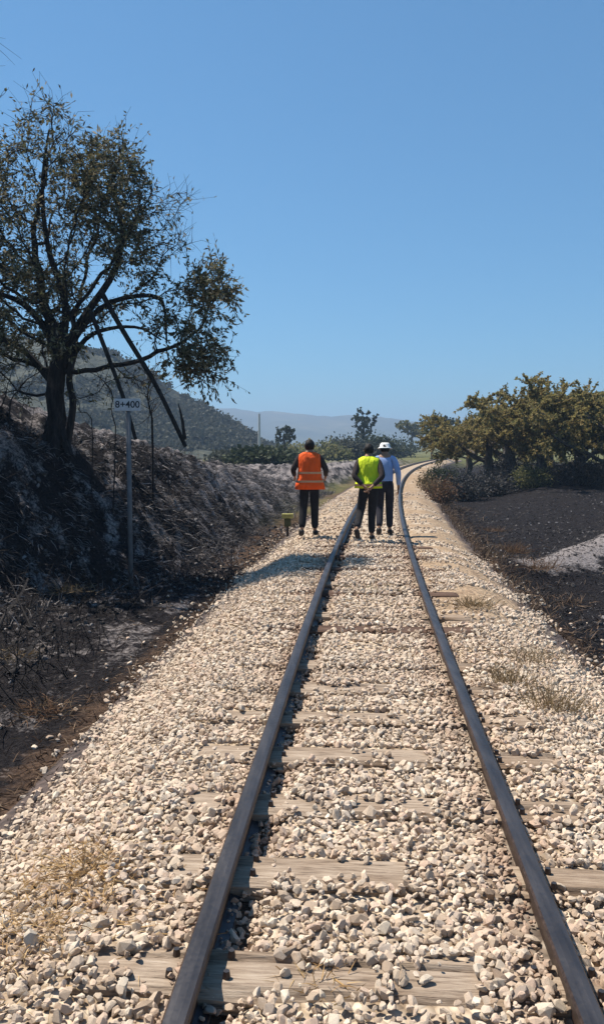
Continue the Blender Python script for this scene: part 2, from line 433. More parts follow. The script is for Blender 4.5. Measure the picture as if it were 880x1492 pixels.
# sleepers: distance ahead, and the spans (sideways from the track's middle) the stones leave bare
SL0, SLS = 2.33, .588
BARE = {0: [(-.86, -.60), (-.42, -.02), (.06, .27)], 1: [(-.76, -.66), (-.38, .1), (.62, .92)], 2: [(-.86, -.66), (-.38, .25), (.60, .9)],
        3: [(-.91, -.58), (-.47, .27), (.58, .92)], 4: [(-.90, -.62), (-.46, .2), (.58, .9)], 5: [(-.42, .12), (.6, .82)],
        6: [(.6, .8)], 7: [(-.2, .1)], 8: [(-.46, .45), (.57, .93)], 9: [(.62, .8)], 10: [(-.3, .1)], 11: [(.58, .9)], 12: [(.62, .85)], 14: [(.58, .9)], 16: [(.6, .9)], 18: [(.58, .85)]}


def slope(y): return .068 + .00206 * y


def bare(u, y):
    """1 where a sleeper top is left bare"""
    k = np.round((y - SL0 + .075 * u) / SLS).astype(int); off = np.abs(y + .075 * u - SL0 - k * SLS)
    out = np.zeros(len(u), bool)
    wob = .03 * (vn(u * 14, y * 14, 7) - .5)
    for kk, sp in BARE.items():
        for a, b in sp: out |= (k == kk) & (off < .10 + wob) & (u > a + wob) & (u < b + wob)
    return out & (vn(u * 9, y * 16, 23) < np.where(k == 3, .93, np.where(k == 8, .85, .72)))


P = []; S = []; gs = np.random.default_rng(11)
def scatter(y0, y1, sp, r0, r1, lift, prob=1.0, umax=1.95, pw=2.2, near=False):
    uu, yy = np.meshgrid(np.arange(-umax, umax, sp), np.arange(y0, y1, sp)); uu = uu.ravel(); yy = yy.ravel()
    uu = uu + gs.uniform(-.5, .5, len(uu)) * sp; yy = yy + gs.uniform(-.5, .5, len(yy)) * sp
    r = r0 + (r1 - r0) * gs.random(len(uu)) ** pw
    edge = 1 - sst(1.6, 1.95, np.abs(uu) + .35 * (vn(uu * 3, yy * 1.5, 15) - .5))
    thin_ = .97 * sst(5, 9, yy) * sst(.5, .75, uu) * sst(.34, .52, vn(uu * 2.2, yy * 2.4, 91)) + .55 * sst(11, 18, yy) * (.5 + vn(uu * 1.5, yy * 1.2, 97))
    keep = (gs.random(len(uu)) < prob * edge * (1 - thin_))
    a = np.abs(np.abs(uu) - .54); keep &= a > .014 + r
    keep &= (a < .2) if near else ~((a < .06 + r) & (gs.random(len(uu)) < .15) & (np.abs(uu) < .54))
    keep &= ~bare(uu, yy) | (gs.random(len(uu)) < .05)
    uu, yy, r = uu[keep], yy[keep], r[keep]
    kq = np.round((yy - SL0 + .075 * uu) / SLS); off = np.abs(yy + .075 * uu - SL0 - kq * SLS)
    over = (1 - sst(.11, .17, off)) * (np.abs(uu) < 1.0)
    over = np.where(near, over * .3, over) if near else over
    z = ballast_z(uu, yy) + gs.uniform(-.28, .22, len(uu)) * r + lift + over * np.maximum(.030 - r * .2, .016)
    P.append(np.stack([uu + track_x(yy), yy, z], 1)); S.append(r)
scatter(1.35, 6.5, .032, .015, .034, .003)
scatter(1.35, 4.2, .15, .028, .043, .010, .6, 1.7, 1.5)
scatter(1.35, 6.5, .046, .009, .018, .008, .9)
scatter(1.35, 7.0, .030, .008, .015, .0, .9, .75, near=True)
scatter(6.5, 11, .07, .010, .018, .006, .8)
scatter(6.5, 13, .046, .018, .038, .003)
scatter(13, 30, .085, .022, .048, -.002)
# stones that rolled off into the burnt verge
n = 900; yy = gs.uniform(2.5, 20, n); uu = np.where(gs.random(n) < .6, -1.75 - gs.exponential(.22, n), 1.7 + gs.exponential(.25, n))
P.append(np.stack([uu + track_x(yy), yy, ground_z(uu + track_x(yy), yy) + .01], 1)); S.append(gs.uniform(.012, .034, n))
P = np.concatenate(P); S = np.concatenate(S)
Q, QQ = rotmats(len(P), gs, .42); K = gs.integers(0, len(STONES), len(P))
# lie them rather flat
inview = (np.abs(P[:, 0] / P[:, 1]) < .36) & (P[:, 1] > 1.95)
score = np.where(inview, S / P[:, 1] * np.where(P[:, 2] > ballast_z(P[:, 0] - track_x(P[:, 1]), P[:, 1]) - .004, 1, .6), 0)
big = np.argsort(-score)[:296]; rest = np.ones(len(P), bool); rest[big] = False
for i in big:
    o = link('stone', STONES[K[i]], None, bed)
    o.location = P[i]; o.scale = (S[i],) * 3; o.rotation_mode = 'QUATERNION'; o.rotation_quaternion = QQ[i]
V, F = bake(P[rest], S[rest], Q[rest], K[rest], SV, SF)
gr = tag(obj_np('gravel', V, F, M_STONE, bed), kind='stuff')
un = np.abs(np.abs(V[:, 0] - track_x(V[:, 1])) - .54)
attr(gr.data, 'stain', np.clip(1.3 * np.exp(-(un / .13) ** 2) * vn(V[:, 0] * 9, V[:, 1] * 3, 141), 0, 1))


# ------------------------------------------------------------------ rails and sleepers
def sweep(name, off, mat):
    prof = [(-.05, -.045), (.05, -.045), (.05, -.033), (.012, -.022), (.009, .062), (.033, .070), (.034, .099), (.028, .106), (.010, .1085),
            (-.010, .1085), (-.028, .106), (-.034, .099), (-.033, .070), (-.009, .062), (-.012, -.022), (-.05, -.033)]
    yv = np.concatenate([np.arange(-6, 30, .5), np.arange(30, 106, 1.0)]); V = []
    for y in yv:
        h = slope(max(y, -20)); nrm = Vector((1, -h, 0)).normalized(); c = Vector((float(track_x(y)), y, 0)) + nrm * off
        for a, b in prof: V.append(c + nrm * a + Vector((0, 0, b)))
    n = len(prof); F = []
    for i in range(len(yv) - 1):
        for j in range(n):
            F.append((i * n + j, i * n + (j + 1) % n, (i + 1) * n + (j + 1) % n, (i + 1) * n + j))
    return obj_np(name, [tuple(v) for v in V], F, mat)
tag(sweep('rail', -.54, M_RAIL), 'dark steel rail between the orange vest man and the yellow vest man', 'rail', 'rails of the track')
tag(sweep('rail', .54, M_RAIL), 'dark steel rail along the olive grove side of the track', 'rail', 'rails of the track')

ORD = 'nearest second third fourth fifth sixth seventh eighth ninth tenth eleventh twelfth thirteenth fourteenth fifteenth sixteenth seventeenth eighteenth nineteenth'.split()
LOOK = {0: 'split and cracked grey sleeper nearest the camera, its middle bared under loose stones', 1: 'grey grained sleeper second from the camera, bare left of its middle',
        2: 'cracked grey brown sleeper third from the camera, half under stones', 3: 'smooth pale sleeper fourth from the camera, bare across its whole length',
        4: 'half buried sleeper fifth from the camera, just beyond the smooth pale one', 5: 'faint pale sleeper sixth from the camera, nearly buried in stones',
        8: 'dark charred sleeper ninth from the camera, bare across the whole track'}


LAST = []
def sleeper(k):
    g = np.random.default_rng(500 + k); L, Wd, H = 1.84, .215, .14; nx, ny = 46, 13
    xs = np.linspace(-L / 2, L / 2, nx); ysx = np.linspace(-Wd / 2, Wd / 2, ny); A, B = np.meshgrid(xs, ysx)
    warp = .012 * fbm(A * 1.3, B * 0 + k, k, 3)
    lane = vn((B + warp) * 42, A * 1.1 + k * 3, 200 + k)
    Z = -.004 + .006 * fbm(A * 2, B * 12, 300 + k, 3) - .030 * np.clip((lane - .60) * 3.6, 0, 1) * sst(.25, .6, vn(A * 1.6, B * 6 + k, 400 + k))
    eb = np.minimum(Wd / 2 - np.abs(B), L / 2 - np.abs(A)); Z = Z - .010 * (1 - sst(0, .022, eb))
    A = A + np.where(np.abs(A) > L / 2 - .01, .02 * (vn(B * 30, B * 0, k) - .5), 0)
    B = B + np.where(np.abs(B) > Wd / 2 - .004, .014 * fbm(A * 6, B * 0 + k, 600 + k, 3), 0)
    top = np.stack([A, B, Z], -1).reshape(-1, 3); bot = top.copy(); bot[:, 2] = -H
    F = grid_faces(nx, ny); nb = len(top); Fb = F[:, ::-1] + nb
    idx = np.arange(nx * ny).reshape(ny, nx); rim = np.concatenate([idx[0, :], idx[1:, -1], idx[-1, -2::-1], idx[-2:0:-1, 0]])
    nxt = np.roll(rim, -1); Fs = np.stack([rim, rim + nb, nxt + nb, nxt], 1)
    o = obj_np('railway_sleeper', np.concatenate([top, bot]), np.concatenate([F, Fb, Fs]), M_WOOD_D if k in (8, 11, 14, 16, 18) else M_WOOD)
    LAST.append(o); y = SL0 + k * SLS; o.location = (float(track_x(y)), y, .019 - .0007 * min(k, 6))
    o.rotation_euler = (g.uniform(-.02, .02), g.uniform(-.006, .006), -math.atan(slope(y)) + g.uniform(-.012, .012))
    tag(o, LOOK.get(k) or f'part buried wooden sleeper, {ORD[k]} from the camera, showing an end beside the olive side rail', 'railway sleeper', 'wooden sleepers of the track')
bm = bmesh.new(); bmesh.ops.create_cone(bm, cap_ends=True, segments=6, radius1=.013, radius2=.010, depth=.022)
SPIKE = bpy.data.meshes.new('rail_spike'); bm.to_mesh(SPIKE); bm.free(); SPIKE.materials.append(M_RAIL)
def spikes(o):
    for u in (-.625, -.455, .455, .625):
        for e in (-.05, .05):
            q = link('rail_spike', SPIKE, None, o); q.location = (u, e + .01 * math.sin(u * 50), .008)
for k in sorted(BARE): 
    if k in (7, 10): continue
    sleeper(k)
    if k < 6: spikes(LAST[-1])


# ------------------------------------------------------------------ plants
def tubes(segs):
    """segs: list of (p0, r0, p1, r1); a tapered tube for each"""
    V = []; F = []
    for p0, r0, p1, r1 in segs:
        p0 = np.asarray(p0, float); p1 = np.asarray(p1, float); d = p1 - p0; L = np.linalg.norm(d)
        if L < 1e-6: continue
        d /= L; k = 8 if r0 > .08 else 5 if r0 > .02 else 3
        a = np.cross(d, (0, 0, 1.0) if abs(d[2]) < .9 else (1.0, 0, 0)); a /= np.linalg.norm(a); b = np.cross(d, a)
        th = np.arange(k) * 2 * math.pi / k; ring = np.outer(np.cos(th), a) + np.outer(np.sin(th), b)
        o = len(V); V.extend(p0 - d * r0 * .35 + ring * r0); V.extend(p1 + d * r1 * .35 + ring * r1)
        for i in range(k):
            j = (i + 1) % k; F.append((o + i, o + j, o + k + j, o + k + i))
    return np.array(V), np.array(F)


def grow(attr_pts, trunk, step, infl, kill, iters=90):
    """branches that reach for the points of the crown; returns node positions and parents"""
    N = [np.array(p, float) for p in trunk]; par = [-1] + list(range(len(trunk) - 1))
    A = np.array(attr_pts, float)
    D = np.full(len(A), 1e9); I = np.zeros(len(A), int)
    def upd(i0):
        nonlocal D, I
        for i in range(i0, len(N)):
            d = np.linalg.norm(A - N[i], axis=1); m = d < D; D[m] = d[m]; I[m] = i
    upd(0)
    for _ in range(iters):
        if not len(A): break
        act = D < infl
        if not act.any(): act = D <= D.min() + .05
        n0 = len(N)
        for i in np.unique(I[act]):
            v = (A[act & (I == i)] - N[i]); v /= np.linalg.norm(v, axis=1)[:, None] + 1e-9
            v = v.sum(0); L = np.linalg.norm(v)
            if L < 1e-3: v = rng.normal(size=3); L = np.linalg.norm(v)
            v = v / L + rng.normal(size=3) * .18; v /= np.linalg.norm(v)
            q = N[i] + v * step; N.append(q); par.append(int(i))
        upd(n0); keep = D > kill; A = A[keep]; D = D[keep]; I = I[keep]
    return np.array(N), np.array(par)


def skeleton(N, par, tip, base_r, pw=2.3):
    n = len(N); a = np.zeros(n); ch = np.zeros(n, int)
    for i in range(n - 1, 0, -1):
        if ch[i] == 0: a[i] = tip ** pw
        a[par[i]] += a[i]; ch[par[i]] += 1
    r = np.maximum(a, tip ** pw) ** (1 / pw); sc = base_r / r[0]
    q = np.clip((r - tip) / (r[0] - tip), 0, 1); r = tip + (base_r - tip) * q ** 1.25
    segs = [(N[par[i]], max(min(r[par[i]], r[i] * 1.25), r[i]), N[i], r[i]) for i in range(1, n)]
    return r, ch, segs


def leaves(C, dirs, length, width, g, droop=.35):
    """narrow leaf faces with a fold along the middle"""
    n = len(C); d = dirs + g.normal(size=(n, 3)) * .75; d[:, 2] -= droop; d /= np.linalg.norm(d, axis=1)[:, None]
    s = np.cross(d, g.normal(size=(n, 3))); s /= np.linalg.norm(s, axis=1)[:, None] + 1e-9
    L = length * g.uniform(.6, 1.25, (n, 1)); w = width * g.uniform(.6, 1.2, (n, 1))
    up = np.cross(d, s) * w * .5
    V = np.stack([C, C + d * L * .5 + s * w, C + d * L, C + d * L * .5 - s * w + up], 1).reshape(-1, 3)
    return V, np.arange(n * 4).reshape(n, 4)


hillside_scrub()


def ellipsoid_pts(c, r, n, g, shell=.35):
    d = g.normal(size=(n, 3)); d /= np.linalg.norm(d, axis=1)[:, None]
    return np.array(c) + d * np.array(r) * (g.random((n, 1)) ** shell)


def make_tree(name, loc, clusters, trunk, base_r, mats, leaf, per_tip, label, cat='tree', group=None, step=.18, infl=1.6, kill=.3, seed=1, tip=.006, twigs=0, twig_len=.3, n_attr=None, leafsel=None, droop=.35):
    """tree > trunk (with its limbs), crown; clusters are (centre, radii, points, leafiness) around the base"""
    g = np.random.default_rng(seed); A = []; 
    for c, rr, n, lf in clusters: A.append(ellipsoid_pts(c, rr, n, g))
    A = np.concatenate(A); N, par = grow(A, trunk, step, infl, kill)
    r, ch, segs = skeleton(N, par, tip, base_r)
    thin = np.where(r < tip * 3.2)[0]; thin = thin[thin > len(trunk)]
    dirs = N - N[np.maximum(par, 0)]; dirs /= np.linalg.norm(dirs, axis=1)[:, None] + 1e-9
    # leafiness of a place: the nearest cluster's
    CC = np.array([c[0] for c in clusters]); RR = np.array([c[1] for c in clusters]); LF = np.array([c[3] for c in clusters])
    q = np.linalg.norm((N[:, None, :] - CC[None]) / RR[None], axis=2); lf = LF[np.argmin(q, 1)]
    tw = []; LC = []; LD = []
    for i in thin:
        for _ in range(twigs):
            v = dirs[i] + g.normal(size=3) * .7; v[2] -= .15; v /= np.linalg.norm(v); L = twig_len * g.uniform(.4, 1.2)
            mid = N[i] + v * L * .5; v2 = v + g.normal(size=3) * .3; e = mid + v2 * L * .5
            tw.append((N[i], tip * .7, mid, tip * .5)); tw.append((mid, tip * .5, e, tip * .3))
            m = g.poisson(per_tip * lf[i])
            for k in range(m):
                t = g.random(); LC.append(N[i] * (1 - t) + e * t); LD.append(v)
        m = g.poisson(per_tip * lf[i])
        for k in range(m): LC.append(N[i] + g.normal(size=3) * .05); LD.append(dirs[i])
    root = empty(name, loc); tag(root, label, cat, group)
    V, F = tubes(segs + tw); obj_np('trunk', V, F, mats[0], root)
    LC = np.array(LC); LD = np.array(LD)
    if len(LC):
        V, F = leaves(LC, LD, leaf[0], leaf[1], g, droop); obj_np('crown', V, F, mats[1], root)
    return root


def copy_tree(o, loc, rz, sc, label, group=None):
    c = o.copy(); COL.objects.link(c); c.location = loc; c.rotation_euler = (0, 0, rz); c.scale = (sc,) * 3 if not isinstance(sc, tuple) else sc
    c['label'] = label
    if group: c['group'] = group
    for ch in list(o.children):
        k = ch.copy(); COL.objects.link(k); k.parent = c
    return c


def gz(x, y):
    z = float(ground_z(np.array([x], float), np.array([y], float))[0]); u = x - float(track_x(y))
    return max(z, float(ballast_z(np.array([u]), np.array([y]))[0])) if abs(u) < 1.85 else z
def ground_at(px, d):
    x = at(px, 650, d).x; return Vector((x, d, gz(x, d)))


# --- the scorched tree on the bank
D0 = 12.2
B0 = ground_at(84, D0); B0.z -= .12
def rel(px, py, dy=0.0):
    p = at(px, py, D0); return (p.x - B0.x, dy, p.z - B0.z)
cl = [(rel(72, 215), (.60, .7, .68), 140, .28), (rel(172, 232), (.34, .5, .38), 60, .6), (rel(150, 290), (.75, 1.0, .75), 190, 1.25),
      (rel(60, 330), (.9, 1.2, .9), 200, .4), (rel(-40, 300), (.9, 1.2, 1.0), 140, .8), (rel(40, 430), (.85, 1.2, .6), 130, 1.1), (rel(-60, 440), (.9, 1.2, .7), 110, .9),
      (rel(185, 370), (.5, .8, .45), 80, 1.0), (rel(245, 330), (.5, .6, .55), 80, .10), (rel(305, 425), (.36, .5, .42), 100, 1.5),
      (rel(285, 510), (.42, .5, .5), 110, 1.5), (rel(240, 470), (.3, .4, .5), 50, .7), (rel(115, 450), (.5, .7, .3), 50, .5), (rel(35, 500), (.6, .8, .3), 50, 1.0), (rel(110, 505, -.5), (.3, .3, .3), 24, .6), (rel(-30, 530), (.5, .8, .3), 36, .8), (rel(320, 545), (.22, .3, .2), 24, 1.2),
      (rel(200, 540, .3), (.35, .5, .3), 24, .15), (rel(10, 560, .2), (.6, .7, .35), 26, .1), (rel(160, 560, -.2), (.25, .5, .3), 16, .1)]
tr = [rel(80, 650), rel(84, 610), rel(80, 575), rel(84, 540), rel(92, 505)]
tree = make_tree('scorched_tree', B0, cl, tr, .135, (M_CHAR, M_SCORCH), (.08, .015), 9.5, 'big half burnt tree with scorched leaves on the black bank above the sign', seed=3, twigs=4, twig_len=.38, step=.14, infl=1.3, kill=.185, tip=.005)
# second stem, the arching boughs and the snapped limbs hanging to the ground
def curve_segs(pts, r0, r1, n=14):
    P_ = np.array(pts, float); t = np.linspace(0, len(P_) - 1, n); out = []
    def cr(t):
        i = int(min(t, len(P_) - 1.0001)); f = t - i; a, b, c, d = P_[max(i - 1, 0)], P_[i], P_[min(i + 1, len(P_) - 1)], P_[min(i + 2, len(P_) - 1)]
        return .5 * ((2 * b) + (-a + c) * f + (2 * a - 5 * b + 4 * c - d) * f * f + (-a + 3 * b - 3 * c + d) * f ** 3)
    q = [cr(x) for x in t]
    for i in range(n - 1): out.append((q[i], r0 + (r1 - r0) * i / (n - 1), q[i + 1], r0 + (r1 - r0) * (i + 1) / (n - 1)))
    return out
def limb(name, pts, r0, r1, label=None):
    V, F = tubes(curve_segs(pts, r0, r1)); o = obj_np(name, V, F, M_CHAR, tree)
    if label: o['label'] = label
limb('limb', [rel(97, 645, .05), rel(105, 590, .05), rel(101, 550), rel(113, 500)], .06, .045)
limb('limb', [rel(92, 540), rel(112, 490), rel(150, 447), rel(190, 433), rel(228, 432), rel(240, 450), rel(243, 500)], .055, .015)
limb('limb', [rel(100, 530), rel(128, 492), rel(165, 478), rel(205, 478), rel(235, 495)], .045, .012)
limb('limb', [rel(88, 520), rel(60, 470), rel(30, 440), rel(-10, 425)], .07, .03)
limb('limb', [rel(90, 520), rel(125, 460), rel(165, 400), rel(178, 340), rel(165, 280)], .075, .02)
limb('limb', [rel(90, 510), rel(95, 440), rel(70, 360), rel(62, 270), rel(72, 190)], .07, .014)
for dx_, dy_, r_ in ((-.24, -.1, .06), (.22, -.15, .06), (.05, -.26, .07), (-.1, .2, .06)):
    limb('root', [(rel(84, 590)[0] + dx_ * .12, dy_ * .12, rel(84, 590)[2]), (dx_ * .4, dy_ * .4, .30), (dx_, dy_, -.05)], .09, r_)
limb('limb', [rel(78, 560), rel(45, 520), rel(18, 500), rel(-20, 490)], .06, .03)
limb('snapped_limb', [rel(140, 458, -.3), rel(165, 520, -.35), rel(190, 585, -.4), rel(206, 640, -.4)], .036, .026)
limb('snapped_limb', [rel(155, 430, -.3), rel(190, 490, -.4), rel(235, 565, -.4), rel(276, 650, -.4)], .042, .03)
limb('snapped_limb', [rel(275, 640, -.4), rel(271, 610, -.4), rel(266, 590, -.4)], .03, .008)

# --- bare burnt saplings on the bank
def sapling(px, py0, pts, d, r, label, name='burnt_sapling', extra=9, seed=0):
    b = at(px, py0, d); b.z = gz(b.x, d) - .05; g = np.random.default_rng(seed)
    def rl(x, y): p = at(x, y, d); return np.array((p.x - b.x, 0, p.z - b.z))
    q = [np.zeros(3)] + [rl(*p) + np.array((g.uniform(-.04, .04), g.uniform(-.15, .15), g.uniform(-.03, .03))) for p in pts]
    segs = curve_segs(q, r, r * .35, 12); tw = []
    for i in range(extra):
        s = segs[g.integers(3, len(segs))]; v = s[2] - s[0]; v = v / np.linalg.norm(v) + g.normal(size=3) * .8; v /= np.linalg.norm(v)
        L = g.uniform(.2, .6); tw += curve_segs([s[0], s[0] + v * L * .5 + g.normal(size=3) * .03, s[0] + v * L + g.normal(size=3) * .08], r * .3, r * .1, 5)
    V, F = tubes(segs + tw); root = empty(name, b); tag(root, label, 'burnt sapling', 'bare burnt saplings on the bank'); obj_np('stem', V, F, M_CHAR, root)
sapling(163, 650, [(166, 625), (160, 600), (163, 575), (152, 553), (132, 541), (112, 536)], 12.0, .011, 'thin burnt sapling bending over between the trunk and the sign', seed=1)
sapling(15, 620, [(20, 590), (30, 570), (48, 552), (75, 530)], 11.6, .016, 'thin burnt sapling leaning right, at the left foot of the tree', seed=2)
sapling(2, 640, [(4, 610), (12, 580), (17, 560), (30, 525)], 11.2, .013, 'thin burnt sapling rising near the photo edge left of the tree', seed=3)
sapling(222, 650, [(219, 620), (222, 600), (215, 575), (221, 545)], 13.2, .022, 'dark stubby burnt sapling standing between the two leaning limbs', seed=4, extra=30)
sapling(132, 640, [(130, 615), (122, 600), (121, 588), (104, 574)], 11.9, .010, 'short crooked burnt sapling right beside the trunk', seed=5)

# --- a second tree mostly beyond the frame, twigs reaching in at top left
b = ground_at(-120, 11.0)
def rel2(px, py): p = at(px, py, 11.0); return (p.x - b.x, 0, p.z - b.z)
make_tree('bare_tree', b, [(rel2(-60, 90), (.7, .9, .8), 60, .15), (rel2(-30, 170), (.42, .6, .6), 45, .1), (rel2(-150, 150), (.7, .9, .9), 50, .2)],
          [rel2(-120, 700), rel2(-118, 560), rel2(-122, 420), rel2(-110, 300)], .13, (M_CHAR, M_SCORCH), (.08, .015), 1.0,
          'bare tree whose thin twig tips reach in at the top left edge', seed=12, twigs=2, tip=.005, step=.2, infl=1.5, kill=.28)

# --- olive grove to the right of the burnt field
GRP = 'olive trees beyond the burnt field'
def olive(seed, mat, w, h, d, leafn=36):
    g = np.random.default_rng(seed); cl = []
    for i in range(9):
        a = i * 2.399; rr = .58 * w * math.sqrt((i + .5) / 9)
        cl.append(((rr * math.cos(a), rr * math.sin(a) * .9, h * (.64 + .17 * (1 - (rr / w) ** 2 * 3) + .12 * g.normal())), (w * .25, w * .25, h * .19), 38, 1 + .3 * g.normal()))
    cl.append(((0, 0, h * .84), (w * .2, w * .2, h * .12), 26, 1)); cl.append(((w * .42, -.3, h * .42), (w * .16, w * .2, h * .12), 20, .8)); cl.append(((-w * .40, .2, h * .45), (w * .17, w * .2, h * .13), 20, .8))
    return make_tree('olive_tree', (0, 0, 0), cl, [(0, 0, 0), (.05, 0, .5), (.12, .03, 1.0), (.05, 0, 1.45)], .26, (M_BARK, mat), (.125, .038), leafn, '', 'tree', GRP, step=.28, infl=2.2, kill=.42, seed=seed, tip=.012, twigs=2, twig_len=.5)
ol = [olive(31, M_OLIVE, 5.9, 3.75, 0), olive(32, M_OLIVE, 6.3, 3.9, 0), olive(33, M_OLIVE_G, 5.9, 3.9, 0)]
spots = [(710, 41, 0, .95, 'olive tree with rusty brown crown nearest the track at the left end of the grove'),
         (792, 37, 1, 1.0, 'olive tree with a bent dark trunk in the middle front of the grove'),
         (892, 34, 0, 1.08, 'yellowish olive tree at the right edge of the frame, front of the grove'),
         (742, 40, 1, .97, 'brownish olive tree between the rusty one and the bent trunk tree'),
         (843, 38, 2, 1.0, 'greenish olive tree right of the bent trunk tree, front of the grove'),
         (740, 49, 2, 1.0, 'green olive tree top showing behind the rusty brown tree'),
         (845, 46, 2, 1.12, 'green olive tree rising tallest behind the front row at right'),
         (682, 56, 2, .9, 'small dark olive tree behind the grove end beside the track'),
         (800, 58, 0, 1.15, 'olive tree deep behind the bent trunk tree'),
         (905, 52, 1, 1.2, 'olive tree deep in the grove at the right edge')]
first = {}
for i, (px, d, k, sc, lab) in enumerate(spots):
    p = ground_at(px, d); rz = i * 1.7
    if k not in first: o = ol[k]; first[k] = 1; o.location = p; o.rotation_euler = (0, 0, rz); o.scale = (sc,) * 3; o['label'] = lab
    else: copy_tree(ol[k], p, rz, sc, lab, GRP)

# --- shrubs: low leafy or twiggy mounds
def shrub(name, p, w, h, mat, n, leaf, label, group=None, seed=0, stemmat=None, spiky=0.0, cat='shrub'):
    g = np.random.default_rng(seed); root = empty(name, p); tag(root, label, cat, group); segs = []; LC = []; LD = []
    for i in range(max(5, n // 40)):
        a = g.uniform(0, 6.28); rr = math.sqrt(g.random()); e = np.array((w * .5 * rr * math.cos(a), w * .5 * rr * math.sin(a), h * g.uniform(.45, 1.0) * (1 - .45 * rr * rr)))
        s0 = np.array((e[0] * .2, e[1] * .2, -.05)); mid = s0 * .5 + e * .5 + g.normal(size=3) * .05 * w
        segs += curve_segs([s0, mid, e], .012 + .006 * h, .004, 5)
        for k in range(n // max(5, n // 40)):
            t = g.random() ** .6; c = s0 * (1 - t) + e * t + g.normal(size=3) * np.array((.11 * w, .11 * w, .09 * h)); c[2] = max(c[2], .01)
            LC.append(c); LD.append(np.array((c[0], c[1], .3 + spiky)))
    V, F = tubes(segs); obj_np('stem', V, F, stemmat or M_BARK, root)
    LD = np.array(LD); LD /= np.linalg.norm(LD, axis=1)[:, None] + 1e-9
    V, F = leaves(np.array(LC), LD, leaf[0], leaf[1], g, .1 - spiky); obj_np('foliage', V, F, mat, root); return root


G2 = 'ashen shrubs under the olive trees'
for i, (px, d, w, h, mt, lab) in enumerate([
        (672, 33, 2.0, 1.4, M_GREY, 'ash grey shrub at the left end under the rusty olive tree'), (715, 35, 2.2, 1.1, M_GREY, 'ash grey shrub between the end olive tree and the bent trunk'),
        (755, 38, 2.2, 1.5, M_GREY, 'low dark ashen shrub just left of the bent trunk'), (775, 36, 1.6, 1.1, M_OLIVE_G, 'small greenish shrub at the foot of the bent trunk'),
        (850, 36, 2.0, 1.4, M_GREY, 'round grey green shrub right of the bent trunk'), (642, 36, 1.6, 1.3, M_GREEN, 'dark green shrub at the bend of the track'),
        (735, 45, 2.6, 1.5, M_GREY, 'tall ashen shrub in shade behind the front olive trunks'), (815, 43, 2.6, 1.4, M_GREY, 'tall ashen shrub in shade behind the bent trunk'),
        (880, 39, 2.3, 1.3, M_GREY, 'ashen shrub at the right edge of the frame')]):
    shrub('ashen_shrub', ground_at(px, d), w, h, mt, 3000, (.14, .03), lab, G2, seed=40 + i, stemmat=M_CHAR)
shrub('dry_bush', ground_at(642, 27), 1.2, 1.0, M_RED, 1300, (.10, .025), 'reddish brown scorched bush at the ballast edge by the bend', 'scorched bushes along the ballast', 61)
shrub('dry_bush', ground_at(628, 32), 1.0, .8, M_WEED, 900, (.10, .025), 'smaller scorched bush just behind the reddish brown one by the bend', 'scorched bushes along the ballast', 62)

# --- trees and bushes in the distance
GD = 'distant trees beyond the bend'
def small_tree(seed, w, h, mat, n=6, tall=False):
    g = np.random.default_rng(seed); cl = []
    for i in range(n):
        a = i * 2.4; rr = w * .3 * math.sqrt((i + .5) / n)
        zz = h * (.35 + .55 * (i + .5) / n) if tall else h * (.62 + .2 * g.random())
        cl.append(((rr * math.cos(a), rr * math.sin(a), zz), (w * .26, w * .26, h * .17), 22, 1))
    return make_tree('distant_tree', (0, 0, 0), cl, [(0, 0, 0), (.05, 0, h * .15), (0, 0, h * .3)], .16, (M_BARK, mat), (.32, .14), 14, '', 'tree', GD, step=.4, infl=3, kill=.6, seed=seed, tip=.02, twigs=1, twig_len=.6)
dt = [small_tree(71, 3.6, 5.0, M_GREEN), small_tree(72, 3.4, 7.2, M_GREEN, 7, True), small_tree(73, 6.0, 7.0, M_OLIVE_G, 8)]
used = set()
for i, (px, d, k, sc, lab) in enumerate([
        (415, 95, 0, .85, 'small round dark tree far off left of the orange vest man'), (531, 110, 1, .93, 'tall dark pointed tree far off above the yellow vest man'),
        (598, 150, 2, 1.0, 'hazy broad tree far off right of the white hat'), (629, 95, 1, .72, 'dark narrow tree far off at the end of the olive grove'),
        (650, 120, 0, 1.3, 'round dark tree far off behind the grove end')]):
    p = ground_at(px, d)
    if k not in used: used.add(k); o = dt[k]; o.location = p; o.scale = (sc,) * 3; o.rotation_euler = (0, 0, i); o['label'] = lab
    else: copy_tree(dt[k], p, i * 1.3, sc, lab, GD)
GB = 'bushes beyond the left bank'
for i, (px, d, w, h, mt, lab) in enumerate([
        (470, 85, 5, 2.1, M_OLIVE_G, 'green bush far off just right of the orange vest man'), (505, 92, 6, 2.8, M_HSCRUB, 'grey green bush far off left of the yellow vest man'),
        (548, 100, 6, 3.4, M_GREEN, 'dark bush far off under the pointed tree'), (395, 62, 4, 1.6, M_GREEN, 'low green bush on the far bank left of the orange vest man'),
        (372, 52, 3, 1.2, M_GREEN, 'low green bush along the crest of the left bank'), (430, 100, 6, 2.0, M_OLIVE_G, 'light green bush far off behind the orange vest man'),
        (350, 70, 5, 1.4, M_HSCRUB, 'low grey green bush at the foot of the near hill'), (575, 130, 8, 3.2, M_GREEN, 'hazy bush far off behind the white hat')]):
    shrub('bush', ground_at(px, d), w, h, mt, 3000, (.34, .15), lab, GB, seed=80 + i)
# pole far off
b = ground_at(378, 120); bm = bmesh.new(); bmesh.ops.create_cone(bm, cap_ends=True, segments=8, radius1=.22, radius2=.14, depth=6.4)
for v in bm.verts: v.co.z += 3.2
pole = empty('concrete_pole', b); tag(pole, 'pale thin plain pole far off at the foot of the hill', 'pole'); obj_bm('shaft', bm, simple('pale_concrete', (.5, .48, .45)), pole)

